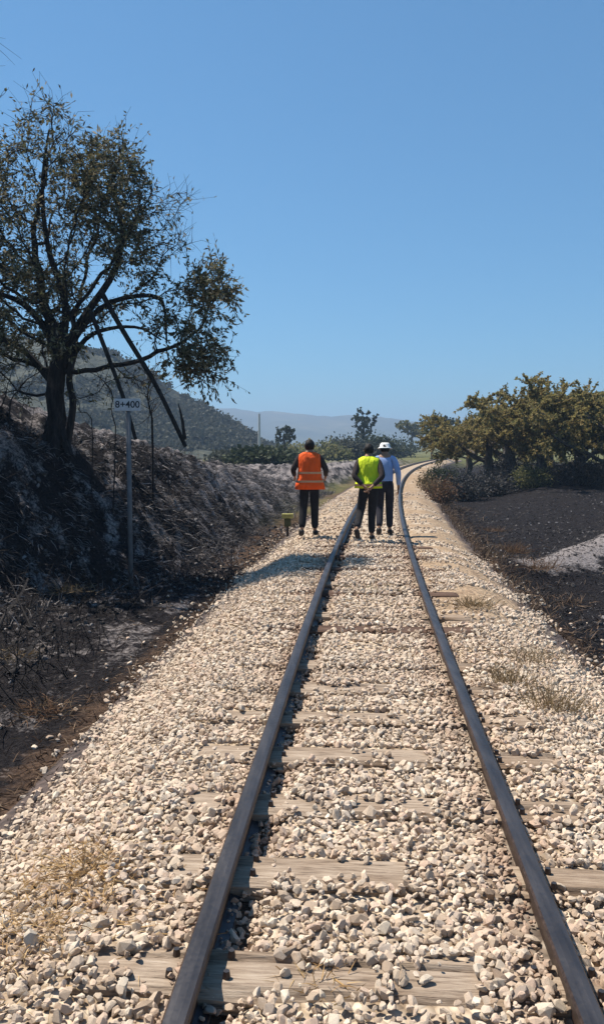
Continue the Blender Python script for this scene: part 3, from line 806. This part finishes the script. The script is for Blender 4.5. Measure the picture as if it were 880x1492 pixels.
# ------------------------------------------------------------------ burnt litter on bank, ditch and field
def blades(name, P, dirs, L, w, mat, g, parent=None):
    n = len(P); d = dirs / (np.linalg.norm(dirs, axis=1)[:, None] + 1e-9); s = np.cross(d, g.normal(size=(n, 3))); s /= np.linalg.norm(s, axis=1)[:, None]
    mid = P + d * L[:, None] * .55; e = P + d * L[:, None] + np.array((0, 0, -.25)) * L[:, None] * g.random((n, 1))
    V = np.stack([P - s * w[:, None], P + s * w[:, None], mid + s * w[:, None] * .8, mid - s * w[:, None] * .8, e], 1)
    F4 = np.arange(n)[:, None] * 5 + np.array([0, 1, 2, 3]); F3 = np.arange(n)[:, None] * 5 + np.array([3, 2, 4, 4])
    me = bpy.data.meshes.new(name)
    F = np.concatenate([F4, np.arange(n)[:, None] * 5 + np.array([3, 2, 4, 3])])
    tri = F[n:, :3]
    Vv = V.reshape(-1, 3); allf = np.concatenate([F4[:, [0, 1, 2]], F4[:, [0, 2, 3]], tri])
    return tag(obj_np(name, Vv, allf, mat, parent), kind='stuff')


g = np.random.default_rng(77)
def normal_at(x, y):
    e = .12; return np.stack([ground_z(x - e, y) - ground_z(x + e, y), ground_z(x, y - e) - ground_z(x, y + e), np.full(len(x), 2 * e)], 1)
# bank
n = 62000; y = g.uniform(3.5, 34, n) ** 1.0; t = g.uniform(-.3, 3.0, n); x = track_x(y) + toe(y) - t
clump = vn(x * 2.2, y * 2.2, 101) > .42; x, y = x[clump], y[clump]; nm = normal_at(x, y); nm /= np.linalg.norm(nm, axis=1)[:, None]
dn = np.stack([nm[:, 0], nm[:, 1], nm[:, 2] - 1], 1) * 1.3 + g.normal(size=(len(x), 3)) * .45 + nm * .35; dn[:, 2] += .05
blades('burnt_grass', np.stack([x, y, ground_z(x, y) - .01], 1), dn, g.uniform(.05, .24, len(x)), g.uniform(.002, .007, len(x)) , M_BLADE, g)
# ditch and verge left, brownish
n = 7000; y = g.uniform(2.5, 22, n); x = track_x(y) + np.minimum(-1.72 - g.exponential(.22, n), -1.72); ok = (x - track_x(y)) > toe(y) - .2
x, y = x[ok], y[ok]; dn = g.normal(size=(len(x), 3)); dn[:, 2] = np.abs(dn[:, 2]) * .5
blades('burnt_verge_grass', np.stack([x, y, ground_z(x, y)], 1), dn, g.uniform(.03, .14, len(x)), g.uniform(.002, .005, len(x)), M_BLADE_B, g)
n = 9000; y = g.uniform(3, 30, n); x = track_x(y) + 1.72 + g.exponential(.28, n)
dn = g.normal(size=(n, 3)); dn[:, 2] = np.abs(dn[:, 2]) * .9
blades('burnt_verge_grass', np.stack([x, y, ground_z(x, y)], 1), dn, g.uniform(.03, .17, n) * (1 + .5 * (y > 9)), g.uniform(.002, .006, n), M_BLADE_B, g)
# right field
n = 16000; y = g.uniform(5, 34, n); x = track_x(y) + 2.2 + g.uniform(0, 1, n) * (1.5 + y * .28); dn = g.normal(size=(n, 3)); dn[:, 2] = np.abs(dn[:, 2]) * .4
blades('burnt_stubble', np.stack([x, y, ground_z(x, y)], 1), dn, g.uniform(.03, .14, n), g.uniform(.003, .008, n), M_BLADE_D, g)

# clods and ash lumps
def lumps(name, P_, S_, mat, seed):
    gg = np.random.default_rng(seed); Q_, _ = rotmats(len(P_), gg); K_ = gg.integers(0, len(SV), len(P_))
    V, F = bake(P_, S_, Q_, K_, SV, SF); return tag(obj_np(name, V, F, mat), kind='stuff')
M_CLOD = Mat('burnt_clod'); M_CLOD.col(M_CLOD.ramp(M_CLOD.island(), [(0, (.012, .011, .012)), (.5, (.03, .027, .027)), (.8, (.08, .07, .066)), (1, (.2, .19, .19))])); M_CLOD = M_CLOD.m
n = 12000; y = g.uniform(3, 20, n); x = track_x(y) + toe(y) + 1.2 - g.uniform(0, 4.2, n); ok = (x - track_x(y)) < -1.85; x, y = x[ok], y[ok]
lumps('burnt_clods', np.stack([x, y, ground_z(x, y)], 1), .012 + .05 * g.random(len(x)) ** 4, M_CLOD, 5)
n = 4000; y = g.uniform(5, 30, n); x = track_x(y) + 2.1 + g.uniform(0, 1, n) * (1.5 + y * .28)
lumps('burnt_clods', np.stack([x, y, ground_z(x, y)], 1), .012 + .05 * g.random(n) ** 4, M_CLOD, 6)
# charred scrub standing and lying all over the bank
n = 3800; y = np.where(np.arange(n) < 1900, g.uniform(4, 30, n), g.uniform(3, 12, n)); x = track_x(y) + toe(y) + np.where(np.arange(n) < 1900, -g.uniform(-.1, 2.6, n), g.uniform(0, 1.6, n)); x = np.minimum(x, track_x(y) - 2.0); ok = vn(x * 1.4, y * 1.4, 131) > .45; x, y = x[ok], y[ok]; segs = []
nm = normal_at(x, y); nm /= np.linalg.norm(nm, axis=1)[:, None]; zz = ground_z(x, y)
for a, b_, c_, q_ in zip(x, y, zz, nm):
    v = q_ * g.uniform(.1, .7) + g.normal(size=3) * .5; v[2] += .1; L = g.uniform(.08, .38); r = g.uniform(.002, .006); p = np.array((a, b_, c_ - .02))
    w_ = v + g.normal(size=3) * .35; segs += [(p, r, p + v * L * .6, r * .8), (p + v * L * .6, r * .8, p + v * L * .6 + w_ * L * .5, r * .5)]
V, F = tubes(segs); tag(obj_np('burnt_scrub', V, F, M_CHAR), kind='stuff')
# fine burnt sticks
n = 700; y = g.uniform(3, 22, n); x = track_x(y) + toe(y) + 1.4 - g.uniform(0, 4.6, n); ok = (x - track_x(y)) < -1.9; x, y = x[ok], y[ok]; segs = []
for a, b_ in zip(x, y):
    th = g.uniform(0, 6.28); L = g.uniform(.1, .5) * .5; dx, dy = L * math.cos(th), L * math.sin(th); r = g.uniform(.002, .007)
    segs.append(((a - dx, b_ - dy, gz(a - dx, b_ - dy) + .015), r, (a + dx, b_ + dy, gz(a + dx, b_ + dy) + g.uniform(.015, .08)), r * .6))
V, F = tubes(segs); tag(obj_np('burnt_twigs', V, F, M_CHAR), kind='stuff')

# single charred sticks
def stick(p0, p1, r, label):
    a = Vector(p0); b = Vector(p1); root = empty('charred_stick', a); tag(root, label, 'stick', 'charred sticks in the ditch')
    d = np.array(b - a); gg = np.random.default_rng(int(r * 1e5))
    q = [np.zeros(3), d * .35 + gg.normal(size=3) * .02, d * .7 + gg.normal(size=3) * .02, d]
    V, F = tubes(curve_segs(q, r, r * .6, 8)); obj_np('stem', V, F, M_CHAR, root)
def gp(px, py, lift=.02):
    d = 6.0
    for _ in range(60):
        p = at(px, py, d); z = gz(p.x, d); d += (p.z - z) * 2.0
        d = min(max(d, 1.5), 60)
    p = at(px, py, d); p.z = gz(p.x, p.y) + lift; return p
stick(gp(-5, 925), gp(42, 878, .25), .022, 'black charred stick poking up at the left edge of the ditch')
stick(gp(15, 985), gp(72, 940, .12), .014, 'thin charred stick lying nearer the camera in the ditch')
stick(gp(45, 915), gp(10, 850, .10), .012, 'thin charred stick at the foot of the bank by the left edge')

# tufts
def tuft(name, p, n, L, w, mat, spread, label, group, seed, up=1.0, cat='dry weed'):
    gg = np.random.default_rng(seed); root = empty(name, p); tag(root, label, cat, group)
    P_ = np.stack([gg.normal(size=n) * spread, gg.normal(size=n) * spread, np.zeros(n)], 1); d = gg.normal(size=(n, 3)) * .6 + np.stack([P_[:, 0] / (spread + 1e-6) * .4, P_[:, 1] / (spread + 1e-6) * .4, np.full(n, up)], 1)
    d[:, 2] = np.abs(d[:, 2]) * up
    o = blades('blades', P_, d, L * gg.uniform(.4, 1.1, n), np.full(n, w) * gg.uniform(.5, 1.2, n), mat, gg, root)
    return root
GW = 'dry weeds growing in the ballast'
tuft('dry_grass_tuft', gp(65, 1345), 620, .085, .0020, M_STRAW, .19, 'flattened straw coloured grass tuft at bottom left in the stones', GW, 1, .35)
tuft('dry_grass_tuft', gp(130, 1265), 380, .08, .0022, M_STRAW, .10, 'small rusty straw tuft just beyond the flattened straw tuft', GW, 2, .35)
tuft('dry_grass_tuft', gp(470, 1440), 60, .07, .0022, M_STRAW, .05, 'small straw tuft on the nearest sleeper', GW, 3, .5)
tuft('dry_weed', gp(805, 1035), 260, .20, .0022, M_WEED, .09, 'pale upright dry weed on the right shoulder of the ballast', GW, 4, 1.2)
tuft('dry_weed', gp(745, 1000), 240, .18, .002, M_WEED, .08, 'thin dry weed nearest the olive side rail', GW, 5, 1.2)
tuft('dry_weed', gp(770, 965), 240, .16, .002, M_WEED, .10, 'low dry weed on the ballast just beyond the two taller ones', GW, 6, 1.0)
tuft('dry_weed', gp(690, 885), 300, .15, .003, M_WEED, .11, 'low brown weed at the end of the charred sleeper', GW, 7, .7)
tuft('dry_weed', gp(540, 862), 130, .07, .003, M_OLIVE_G, .16, 'low greenish weed between the rails before the men', GW, 8, .5)
tuft('burnt_tuft', gp(60, 1040), 240, .14, .003, M_RED, .12, 'rusty brown burnt tuft by the left edge of the ballast', 'burnt tufts in the ditch', 9, .5)
tuft('burnt_tuft', gp(100, 845), 300, .17, .004, M_WEED, .16, 'yellowish half burnt tuft at the foot of the bank left of the sign', 'burnt tufts in the ditch', 10, .6)
tuft('burnt_tuft', gp(20, 960), 160, .12, .003, M_WEED, .12, 'small olive half burnt tuft at the left edge of the ditch', 'burnt tufts in the ditch', 14, .6)
GT = 'burnt tufts along the right edge of the ballast'
for i, (px, py, n, L, lab) in enumerate([(745, 805, 350, .33, 'largest reddish burnt tuft below the ash streak on the right'), (785, 830, 260, .26, 'burnt tuft just nearer than the largest reddish one'),
                                      (820, 880, 180, .18, 'dark burnt tuft by the right ballast edge, nearest the camera'), (715, 775, 260, .24, 'burnt tuft just beyond the largest reddish one'), (675, 745, 200, .24, 'far burnt tuft at the right ballast edge')]):
    tuft('burnt_tuft', gp(px, py), n, L, .004, M_RED if i in (0, 1, 3) else M_BLADE_B, .17, lab, GT, 20 + i, .8)


# ------------------------------------------------------------------ kilometre sign
def box(sx, sy, sz, bev=.0):
    bm = bmesh.new(); bmesh.ops.create_cube(bm, size=1)
    for v in bm.verts: v.co = Vector((v.co.x * sx, v.co.y * sy, v.co.z * sz))
    if bev: bmesh.ops.bevel(bm, geom=bm.edges, offset=bev, segments=2, affect='EDGES')
    return bm
DS = 11.0
sp = ground_at(188, DS); topz = at(188, 590, DS).z - sp.z
M_POST = simple('painted_post', (.14, .14, .145), .8, .2, 9); M_PLATE = simple('sign_plate', (.52, .52, .53), .7, .12, 14); M_INK = simple('sign_lettering', (.03, .03, .035), .6)
sign = empty('kilometre_sign', sp, R(4)); tag(sign, 'small white kilometre sign reading 8+400 on a thin grey post', 'sign')
bm = bmesh.new(); bmesh.ops.create_cone(bm, cap_ends=True, segments=12, radius1=.032, radius2=.032, depth=topz + .25)
for v in bm.verts: v.co.z += (topz + .25) / 2 - .25
obj_bm('post', bm, M_POST, sign, True)
bm = box(.34, .014, .16, .004)
for v in bm.verts: v.co += Vector((0, -.045, topz))
plate = obj_bm('plate', bm, M_PLATE, sign)
bm = box(.05, .016, .05)
for v in bm.verts: v.co += Vector((0, -.0315, topz))
obj_bm('bracket', bm, M_POST, sign)
for bx_ in (-.15, .15):
    bm = bmesh.new(); bmesh.ops.create_cone(bm, cap_ends=True, segments=6, radius1=.011, radius2=.009, depth=.012, matrix=Matrix.Rotation(R(90), 4, 'X'))
    q = obj_bm('bolt', bm, M_POST, plate); q.location = (bx_, -.056, topz)
tc = bpy.data.curves.new('lettering', 'FONT'); tc.body = '8+400'; tc.size = .125; tc.align_x = 'CENTER'; tc.align_y = 'CENTER'; tc.extrude = .001; tc.offset = .002
to = bpy.data.objects.new('lettering_source', tc); COL.objects.link(to); bpy.context.view_layer.update()
me = bpy.data.meshes.new_from_object(to.evaluated_get(bpy.context.evaluated_depsgraph_get())); bpy.data.objects.remove(to)
lt = link('lettering', me, M_INK, plate); lt.location = (0, -.0535, topz); lt.rotation_euler = (R(90), 0, 0)

# low marker beside the orange vest man
mp = ground_at(419, 16.2); mk = empty('track_marker', mp); tag(mk, 'low yellow topped marker box at the ballast edge beside the orange vest man', 'marker')
bm = box(.05, .05, .46)
for v in bm.verts: v.co.z += .18
obj_bm('post', bm, simple('rusty_post', (.06, .045, .035)), mk)
bm = box(.23, .15, .085, .008)
for v in bm.verts: v.co.z += .43
obj_bm('head', bm, simple('faded_yellow_paint', (.36, .33, .11), .7, .35, 14), mk)
bm = box(.13, .10, .16, .008)
for v in bm.verts: v.co.z += .30
obj_bm('housing', bm, simple('dull_green_paint', (.07, .075, .03), .7), mk)


# ------------------------------------------------------------------ people
def skin_obj(name, verts, edges, rad, mat, parent, sub=2, root=0):
    me = bpy.data.meshes.new(name + '_skel'); me.from_pydata([tuple(v) for v in verts], edges, [])
    o = bpy.data.objects.new(name + '_skel', me); COL.objects.link(o)
    o.modifiers.new('s', 'SKIN'); o.modifiers['s'].use_smooth_shade = True
    for i, r in enumerate(rad):
        sv = me.skin_vertices[0].data[i]; sv.radius = r if isinstance(r, tuple) else (r, r); sv.use_root = (i == root)
    ss = o.modifiers.new('b', 'SUBSURF'); ss.levels = sub; ss.render_levels = sub
    bpy.context.view_layer.update()
    m2 = bpy.data.meshes.new_from_object(o.evaluated_get(bpy.context.evaluated_depsgraph_get())); m2.name = name
    bpy.data.objects.remove(o); m2.materials.clear()
    for p in m2.polygons: p.use_smooth = True
    return link(name, m2, mat, parent)


def loft(name, rings, mat, parent, thick=.012, closed_top=False, n=28, wav=0.0, seed=0):
    """cloth shell from ellipse rings (cx, cy, z, rx, ry), given inner side and thickness"""
    g = np.random.default_rng(seed); V = []; F = []; ph = g.uniform(0, 6.28, 3)
    for lay in (0, 1):
        for (cx, cy, z, rx, ry, *w) in rings:
            wv = (w[0] if w else 0)
            for k in range(n):
                a = 2 * math.pi * k / n; f = 1 + wv * (.5 * math.sin(3 * a + ph[0]) + .35 * math.sin(5 * a + ph[1]) + .2 * math.sin(9 * a + ph[2]))
                e = .75  # squarish section
                ca, sa = math.cos(a), math.sin(a); sx = math.copysign(abs(ca) ** e, ca); sy = math.copysign(abs(sa) ** e, sa)
                V.append((cx + (rx * f - lay * thick) * sx, cy + (ry * f - lay * thick) * sy, z))
    m = len(rings); base = m * n
    for i in range(m - 1):
        for k in range(n):
            j = (k + 1) % n; a, b, c, d = i * n + k, i * n + j, (i + 1) * n + j, (i + 1) * n + k
            F.append((a, b, c, d)); F.append((base + d, base + c, base + b, base + a))
    for i in (0, m - 1):
        for k in range(n):
            j = (k + 1) % n; F.append((i * n + k, base + i * n + k, base + i * n + j, i * n + j))
    return obj_np(name, V, F, mat, parent, True)


M_SKIN = simple('skin', (.30, .17, .11), .6, .12); M_HAIR = simple('dark_hair', (.012, .010, .009), .7)
M_BLACK = simple('black_cloth', (.014, .014, .017), .9, .3, 20); M_DKSHIRT = simple('dark_shirt', (.03, .022, .022), .9, .3, 20)
M_BLUE = simple('light_blue_shirt', (.27, .37, .62), .85, .15, 6); M_NAVY = simple('dark_navy_trousers', (.02, .02, .03), .9, .25, 20)
def cloth(name, c):
    m = Mat(name); n = m.noise(7, 4); f = m.noise(9, 3, m.coord((1, 1, .45)))
    m.col(m.ramp(n, [(.3, tuple(v * .82 for v in c)), (.7, c)])); m.rough(.8); m.bump(f, 1.0, .05); return m.m
M_ORANGE = cloth('orange_vest', (.95, .12, .015)); M_YELLOW = cloth('yellow_vest', (.66, .80, .02))
M_REFL = simple('reflective_tape', (.52, .36, .27), .45, .1); M_SHOE = simple('dark_shoe', (.02, .018, .017), .6); M_WHITE = simple('white_hat', (.78, .78, .76), .8, .06)


def person(loc, rz, label, pose, mats, sc=1.0, hat=False, vest=None):
    root = empty('person', loc, rz); tag(root, label, 'person', 'men walking along the track'); root.scale = (sc,) * 3
    lean = pose.get('lean', 0.03); V3 = Vector
    J = {'pel': V3((0, 0, .93)), 'wai': V3((0, lean * .5, 1.07)), 'che': V3((0, lean, 1.27)), 'nb': V3((0, lean * 1.5, 1.43)), 'nk': V3((0, lean * 1.7 + .005, 1.50))}
    bow = pose.get('bow', 0); J['hd'] = J['nk'] + V3((0, .025 + bow * .5, .08)); J['ht'] = J['hd'] + V3((0, bow * .4, .085))
    for s, t in ((-1, 'l'), (1, 'r')):
        J['sh' + t] = V3((s * .165, lean * 1.35, 1.40)); J['el' + t] = V3(pose['el' + t]); J['wr' + t] = V3(pose['wr' + t])
        J['hip' + t] = V3((s * .085, 0, .89)); J['kn' + t] = V3(pose['kn' + t]); J['an' + t] = V3(pose['an' + t]); J['toe' + t] = V3(pose['toe' + t])
    # body: one surface
    names = ['pel', 'wai', 'che', 'nb', 'nk', 'hd', 'ht', 'shl', 'ell', 'wrl', 'shr', 'elr', 'wrr', 'hipl', 'knl', 'anl', 'toel', 'hipr', 'knr', 'anr', 'toer']
    rad = dict(pel=(.14, .10), wai=(.13, .095), che=(.155, .105), nb=(.09, .07), nk=.052, hd=(.075, .092), ht=(.05, .06), hip=.082, kn=.052, an=.034, toe=.02, sh=.058, el=.041, wr=.026)
    ed = [('pel', 'wai'), ('wai', 'che'), ('che', 'nb'), ('nb', 'nk'), ('nk', 'hd'), ('hd', 'ht')]
    for t in 'lr': ed += [('nb', 'sh' + t), ('sh' + t, 'el' + t), ('el' + t, 'wr' + t), ('pel', 'hip' + t), ('hip' + t, 'kn' + t), ('kn' + t, 'an' + t), ('an' + t, 'toe' + t)]
    vs = [J[k] for k in names]; rr = [rad.get(k, rad.get(k[:-1])) for k in names]; ix = {k: i for i, k in enumerate(names)}; E = [(ix[a], ix[b]) for a, b in ed]
    # palms
    for t in 'lr':
        d = (J['wr' + t] - J['el' + t]).normalized(); ix['pa' + t] = len(vs); vs.append(J['wr' + t] + d * .07); rr.append((.036, .02)); E.append((ix['wr' + t], ix['pa' + t]))
    # nose
    ix['no'] = len(vs); vs.append(J['hd'] + V3((0, .105, -.005))); rr.append(.013); E.append((ix['hd'], ix['no']))
    body = skin_obj('body', vs, E, rr, M_SKIN, root)
    # fingers and ears welded into the body's mesh
    bm = bmesh.new(); bm.from_mesh(body.data)
    def chain(pts, r):
        pr = None
        for i, p in enumerate(pts):
            rr_ = r * (1 - .18 * i); ring = []
            dd = (pts[min(i + 1, len(pts) - 1)] - pts[max(i - 1, 0)]).normalized(); a = dd.orthogonal().normalized(); b_ = dd.cross(a)
            for k in range(6): ring.append(bm.verts.new(p + (a * math.cos(k * 1.0472) + b_ * math.sin(k * 1.0472)) * rr_))
            if pr:
                for k in range(6): bm.faces.new((pr[k], pr[(k + 1) % 6], ring[(k + 1) % 6], ring[k]))
            pr = ring
        bm.faces.new(pr)
    for s, t in ((-1, 'l'), (1, 'r')):
        d = (J['wr' + t] - J['el' + t]).normalized(); side = d.cross(V3((s, 0, 0))); side = side.normalized() if side.length > .1 else V3((0, 1, 0)); curl = d.cross(side).normalized() * s
        p0 = J['wr' + t] + d * .085
        for k, L in enumerate((.07, .08, .075, .06)):
            q = p0 + side * (.027 - .018 * k); chain([q - d * .02, q + d * L * .4, q + d * L * .75 + curl * .018, q + d * L * .85 + curl * .04], .0095)
        q = J['wr' + t] + d * .03 + side * .028; chain([q, q + side * .02 + d * .025 + curl * .01, q + side * .026 + d * .055 + curl * .022], .0105)
        c = J['hd'] + V3((s * .079, -.01, .0)); chain([c + V3((-s * .01, 0, -.02)), c + V3((s * .006, -.008, 0)), c + V3((-s * .004, -.004, .03))], .014)
    for s in (-1, 1):
        e = bmesh.ops.create_icosphere(bm, subdivisions=1, radius=.011); bmesh.ops.translate(bm, verts=e['verts'], vec=J['hd'] + V3((s * .031, .083, .02)))
    bm.normal_update(); bm.to_mesh(body.data); bm.free()
    for p in body.data.polygons: p.use_smooth = True
    # shirt
    sv = [J['pel'] - V3((0, 0, .07)), J['wai'], J['che'], J['nb'] - V3((0, 0, .005)), J['nb'] + V3((0, 0, .035))]; sr = [(.172, .132), (.16, .125), (.18, .128), (.10, .08), (.068, .068)]; se = [(0, 1), (1, 2), (2, 3), (3, 4)]
    for t in 'lr':
        b0 = len(sv); sv += [J['sh' + t], J['el' + t], J['wr' + t] * .88 + J['el' + t] * .12]; sr += [.073, .056, .04]; se += [(3, b0), (b0, b0 + 1), (b0 + 1, b0 + 2)]
    skin_obj('shirt', sv, se, sr, mats['shirt'], root)
    # trousers
    sv = [J['pel'] + V3((0, 0, .12)), J['pel'] - V3((0, 0, .02))]; sr = [(.15, .118), (.155, .12)]; se = [(0, 1)]
    for t in 'lr':
        b0 = len(sv); a = J['an' + t] * .93 + J['kn' + t] * .07
        sv += [J['hip' + t] - V3((0, 0, .03)), J['kn' + t], a]; sr += [.102, .078, .066]; se += [(1, b0), (b0, b0 + 1), (b0 + 1, b0 + 2)]
    skin_obj('trousers', sv, se, sr, mats['trousers'], root)
    for t in 'lr':
        a, b_ = J['an' + t], J['toe' + t]; h = (a - b_); hh = a + V3((h.x * .35, h.y * .35, 0)); d = (b_ - a)
        low = V3((0, 0, -.028))
        skin_obj('shoe', [a + low, b_ + d * .25, hh + low * 1.2, a + V3((0, 0, .03))], [(0, 1), (0, 2), (0, 3)], [.058, .05, .05, .052], M_SHOE, root)
    # hair or hat
    if hat:
        H_ = J['hd']; tl = bow * .9
        h1 = loft('hat', [(0, -.0, .022, .142, .155, .05), (0, 0, .042, .115, .127, .03), (0, 0, .055, .097, .114, .02), (0, 0, .10, .090, .106, .03), (0, 0, .128, .066, .08, .04), (0, 0, .132, .01, .012)], M_WHITE, root, .004)
        h1.location = H_ + V3((0, 0, -.012)); h1.rotation_euler = (-tl, 0, 0)
    H_ = J['hd']; bm = bmesh.new(); bmesh.ops.create_icosphere(bm, subdivisions=3, radius=1)
    g = np.random.default_rng(3)
    for v in bm.verts:
        d = v.co.copy(); v.co = V3((d.x * .088, d.y * .108 - .012, d.z * .112 + .02)) * (1 + .03 * g.normal())
    bmesh.ops.delete(bm, geom=[v for v in bm.verts if (v.co.y > .055 and v.co.z < .07) or v.co.z < -.075 or (v.co.y > .02 and v.co.z < -.01)], context='VERTS')
    hr = obj_bm('hair', bm, M_HAIR, root, True); hr.location = H_; hr.rotation_euler = (-bow * 1.5, 0, 0)
    if vest:
        m_, zb, flare, bands = vest; y0 = lean
        rings = [(0, y0 * .2, zb, flare, flare * .66, .07), (0, y0 * .3, zb + .10, flare * .93, flare * .65, .05), (0, y0 * .5, 1.04, .212, .158, .02), (0, y0 * .8, 1.16, .204, .155), (0, y0, 1.28, .205, .153), (0, y0 * 1.2, 1.38, .204, .14), (0, y0 * 1.35, 1.44, .185, .115), (0, y0 * 1.45, 1.475, .12, .09), (0, y0 * 1.5, 1.485, .085, .08)]
        vs_ = loft('vest', rings, m_, root, .010, seed=int(zb * 100))
        zz = [q[2] for q in rings]
        for bz in bands:
            def at_z(z): return [float(np.interp(z, zz, [q[i] if i < len(q) else 0 for q in rings])) for i in (1, 3, 4, 5)]
            rg = []
            for z in (bz - .018, bz + .018):
                cy, rx, ry, wv = at_z(z); rg.append((0, cy, z, rx + .004, ry + .004, wv))
            loft('reflective_band', rg, M_REFL, vs_, .003, seed=int(zb * 100))
    return root


def stand(px, d): x = at(px, 650, d).x; return Vector((x, d, 0 if abs(x - track_x(d)) < 1.0 else gz(x, d) + .03))
person(stand(451, 14.3), R(-2), 'man in an orange high visibility vest walking beside the left rail', dict(
    ell=(-.29, -.02, 1.17), wrl=(-.27, .22, 1.05), elr=(.29, -.02, 1.17), wrr=(.28, .22, 1.05), lean=.02, bow=.02,
    knl=(-.11, .06, .50), anl=(-.13, -.12, .11), toel=(-.15, .02, .04), knr=(.09, .06, .50), anr=(.095, .08, .085), toer=(.12, .22, .04)),
    dict(shirt=M_DKSHIRT, trousers=M_BLACK), .985, vest=(M_ORANGE, .83, .27, (1.12, .97)))
person(stand(537, 13.75), R(-6), 'man in a yellow high visibility vest with hands behind his back, mid stride', dict(
    ell=(-.25, -.14, 1.14), wrl=(-.07, -.20, .97), elr=(.25, -.14, 1.14), wrr=(.06, -.215, .955), lean=.06, bow=.05,
    knl=(-.14, .05, .51), anl=(-.19, -.34, .23), toel=(-.17, -.27, .10), knr=(.06, .10, .50), anr=(.06, .08, .085), toer=(.08, .22, .04)),
    dict(shirt=M_DKSHIRT, trousers=M_BLACK), .955, vest=(M_YELLOW, .93, .245, (.985,)))
person(stand(561, 14.7), R(-4), 'man in a white hat and light blue shirt just ahead of the yellow vest man', dict(
    ell=(-.25, .02, 1.14), wrl=(-.24, .16, .92), elr=(.245, -.03, 1.13), wrr=(.25, .06, .88), lean=.07, bow=.05,
    knl=(-.09, .08, .50), anl=(-.10, -.20, .13), toel=(-.11, -.08, .05), knr=(.09, .10, .50), anr=(.095, .06, .085), toer=(.12, .20, .04)),
    dict(shirt=M_BLUE, trousers=M_NAVY), .97, hat=True)

# ------------------------------------------------------------------ haze
bm = box(6400, 3300, 84)
for v in bm.verts: v.co += Vector((0, 1550, 84 / 2 - 4))
m = bpy.data.materials.new('haze'); m.use_nodes = True; t = m.node_tree; t.nodes.remove(t.nodes['Principled BSDF'])
pv = t.nodes.new('ShaderNodeVolumePrincipled'); pv.inputs['Color'].default_value = (.47, .65, .90, 1); pv.inputs['Density'].default_value = .0008; pv.inputs['Anisotropy'].default_value = .2
t.links.new(pv.outputs[0], t.nodes['Material Output'].inputs['Volume'])
tag(obj_bm('haze', bm, m), kind='stuff')
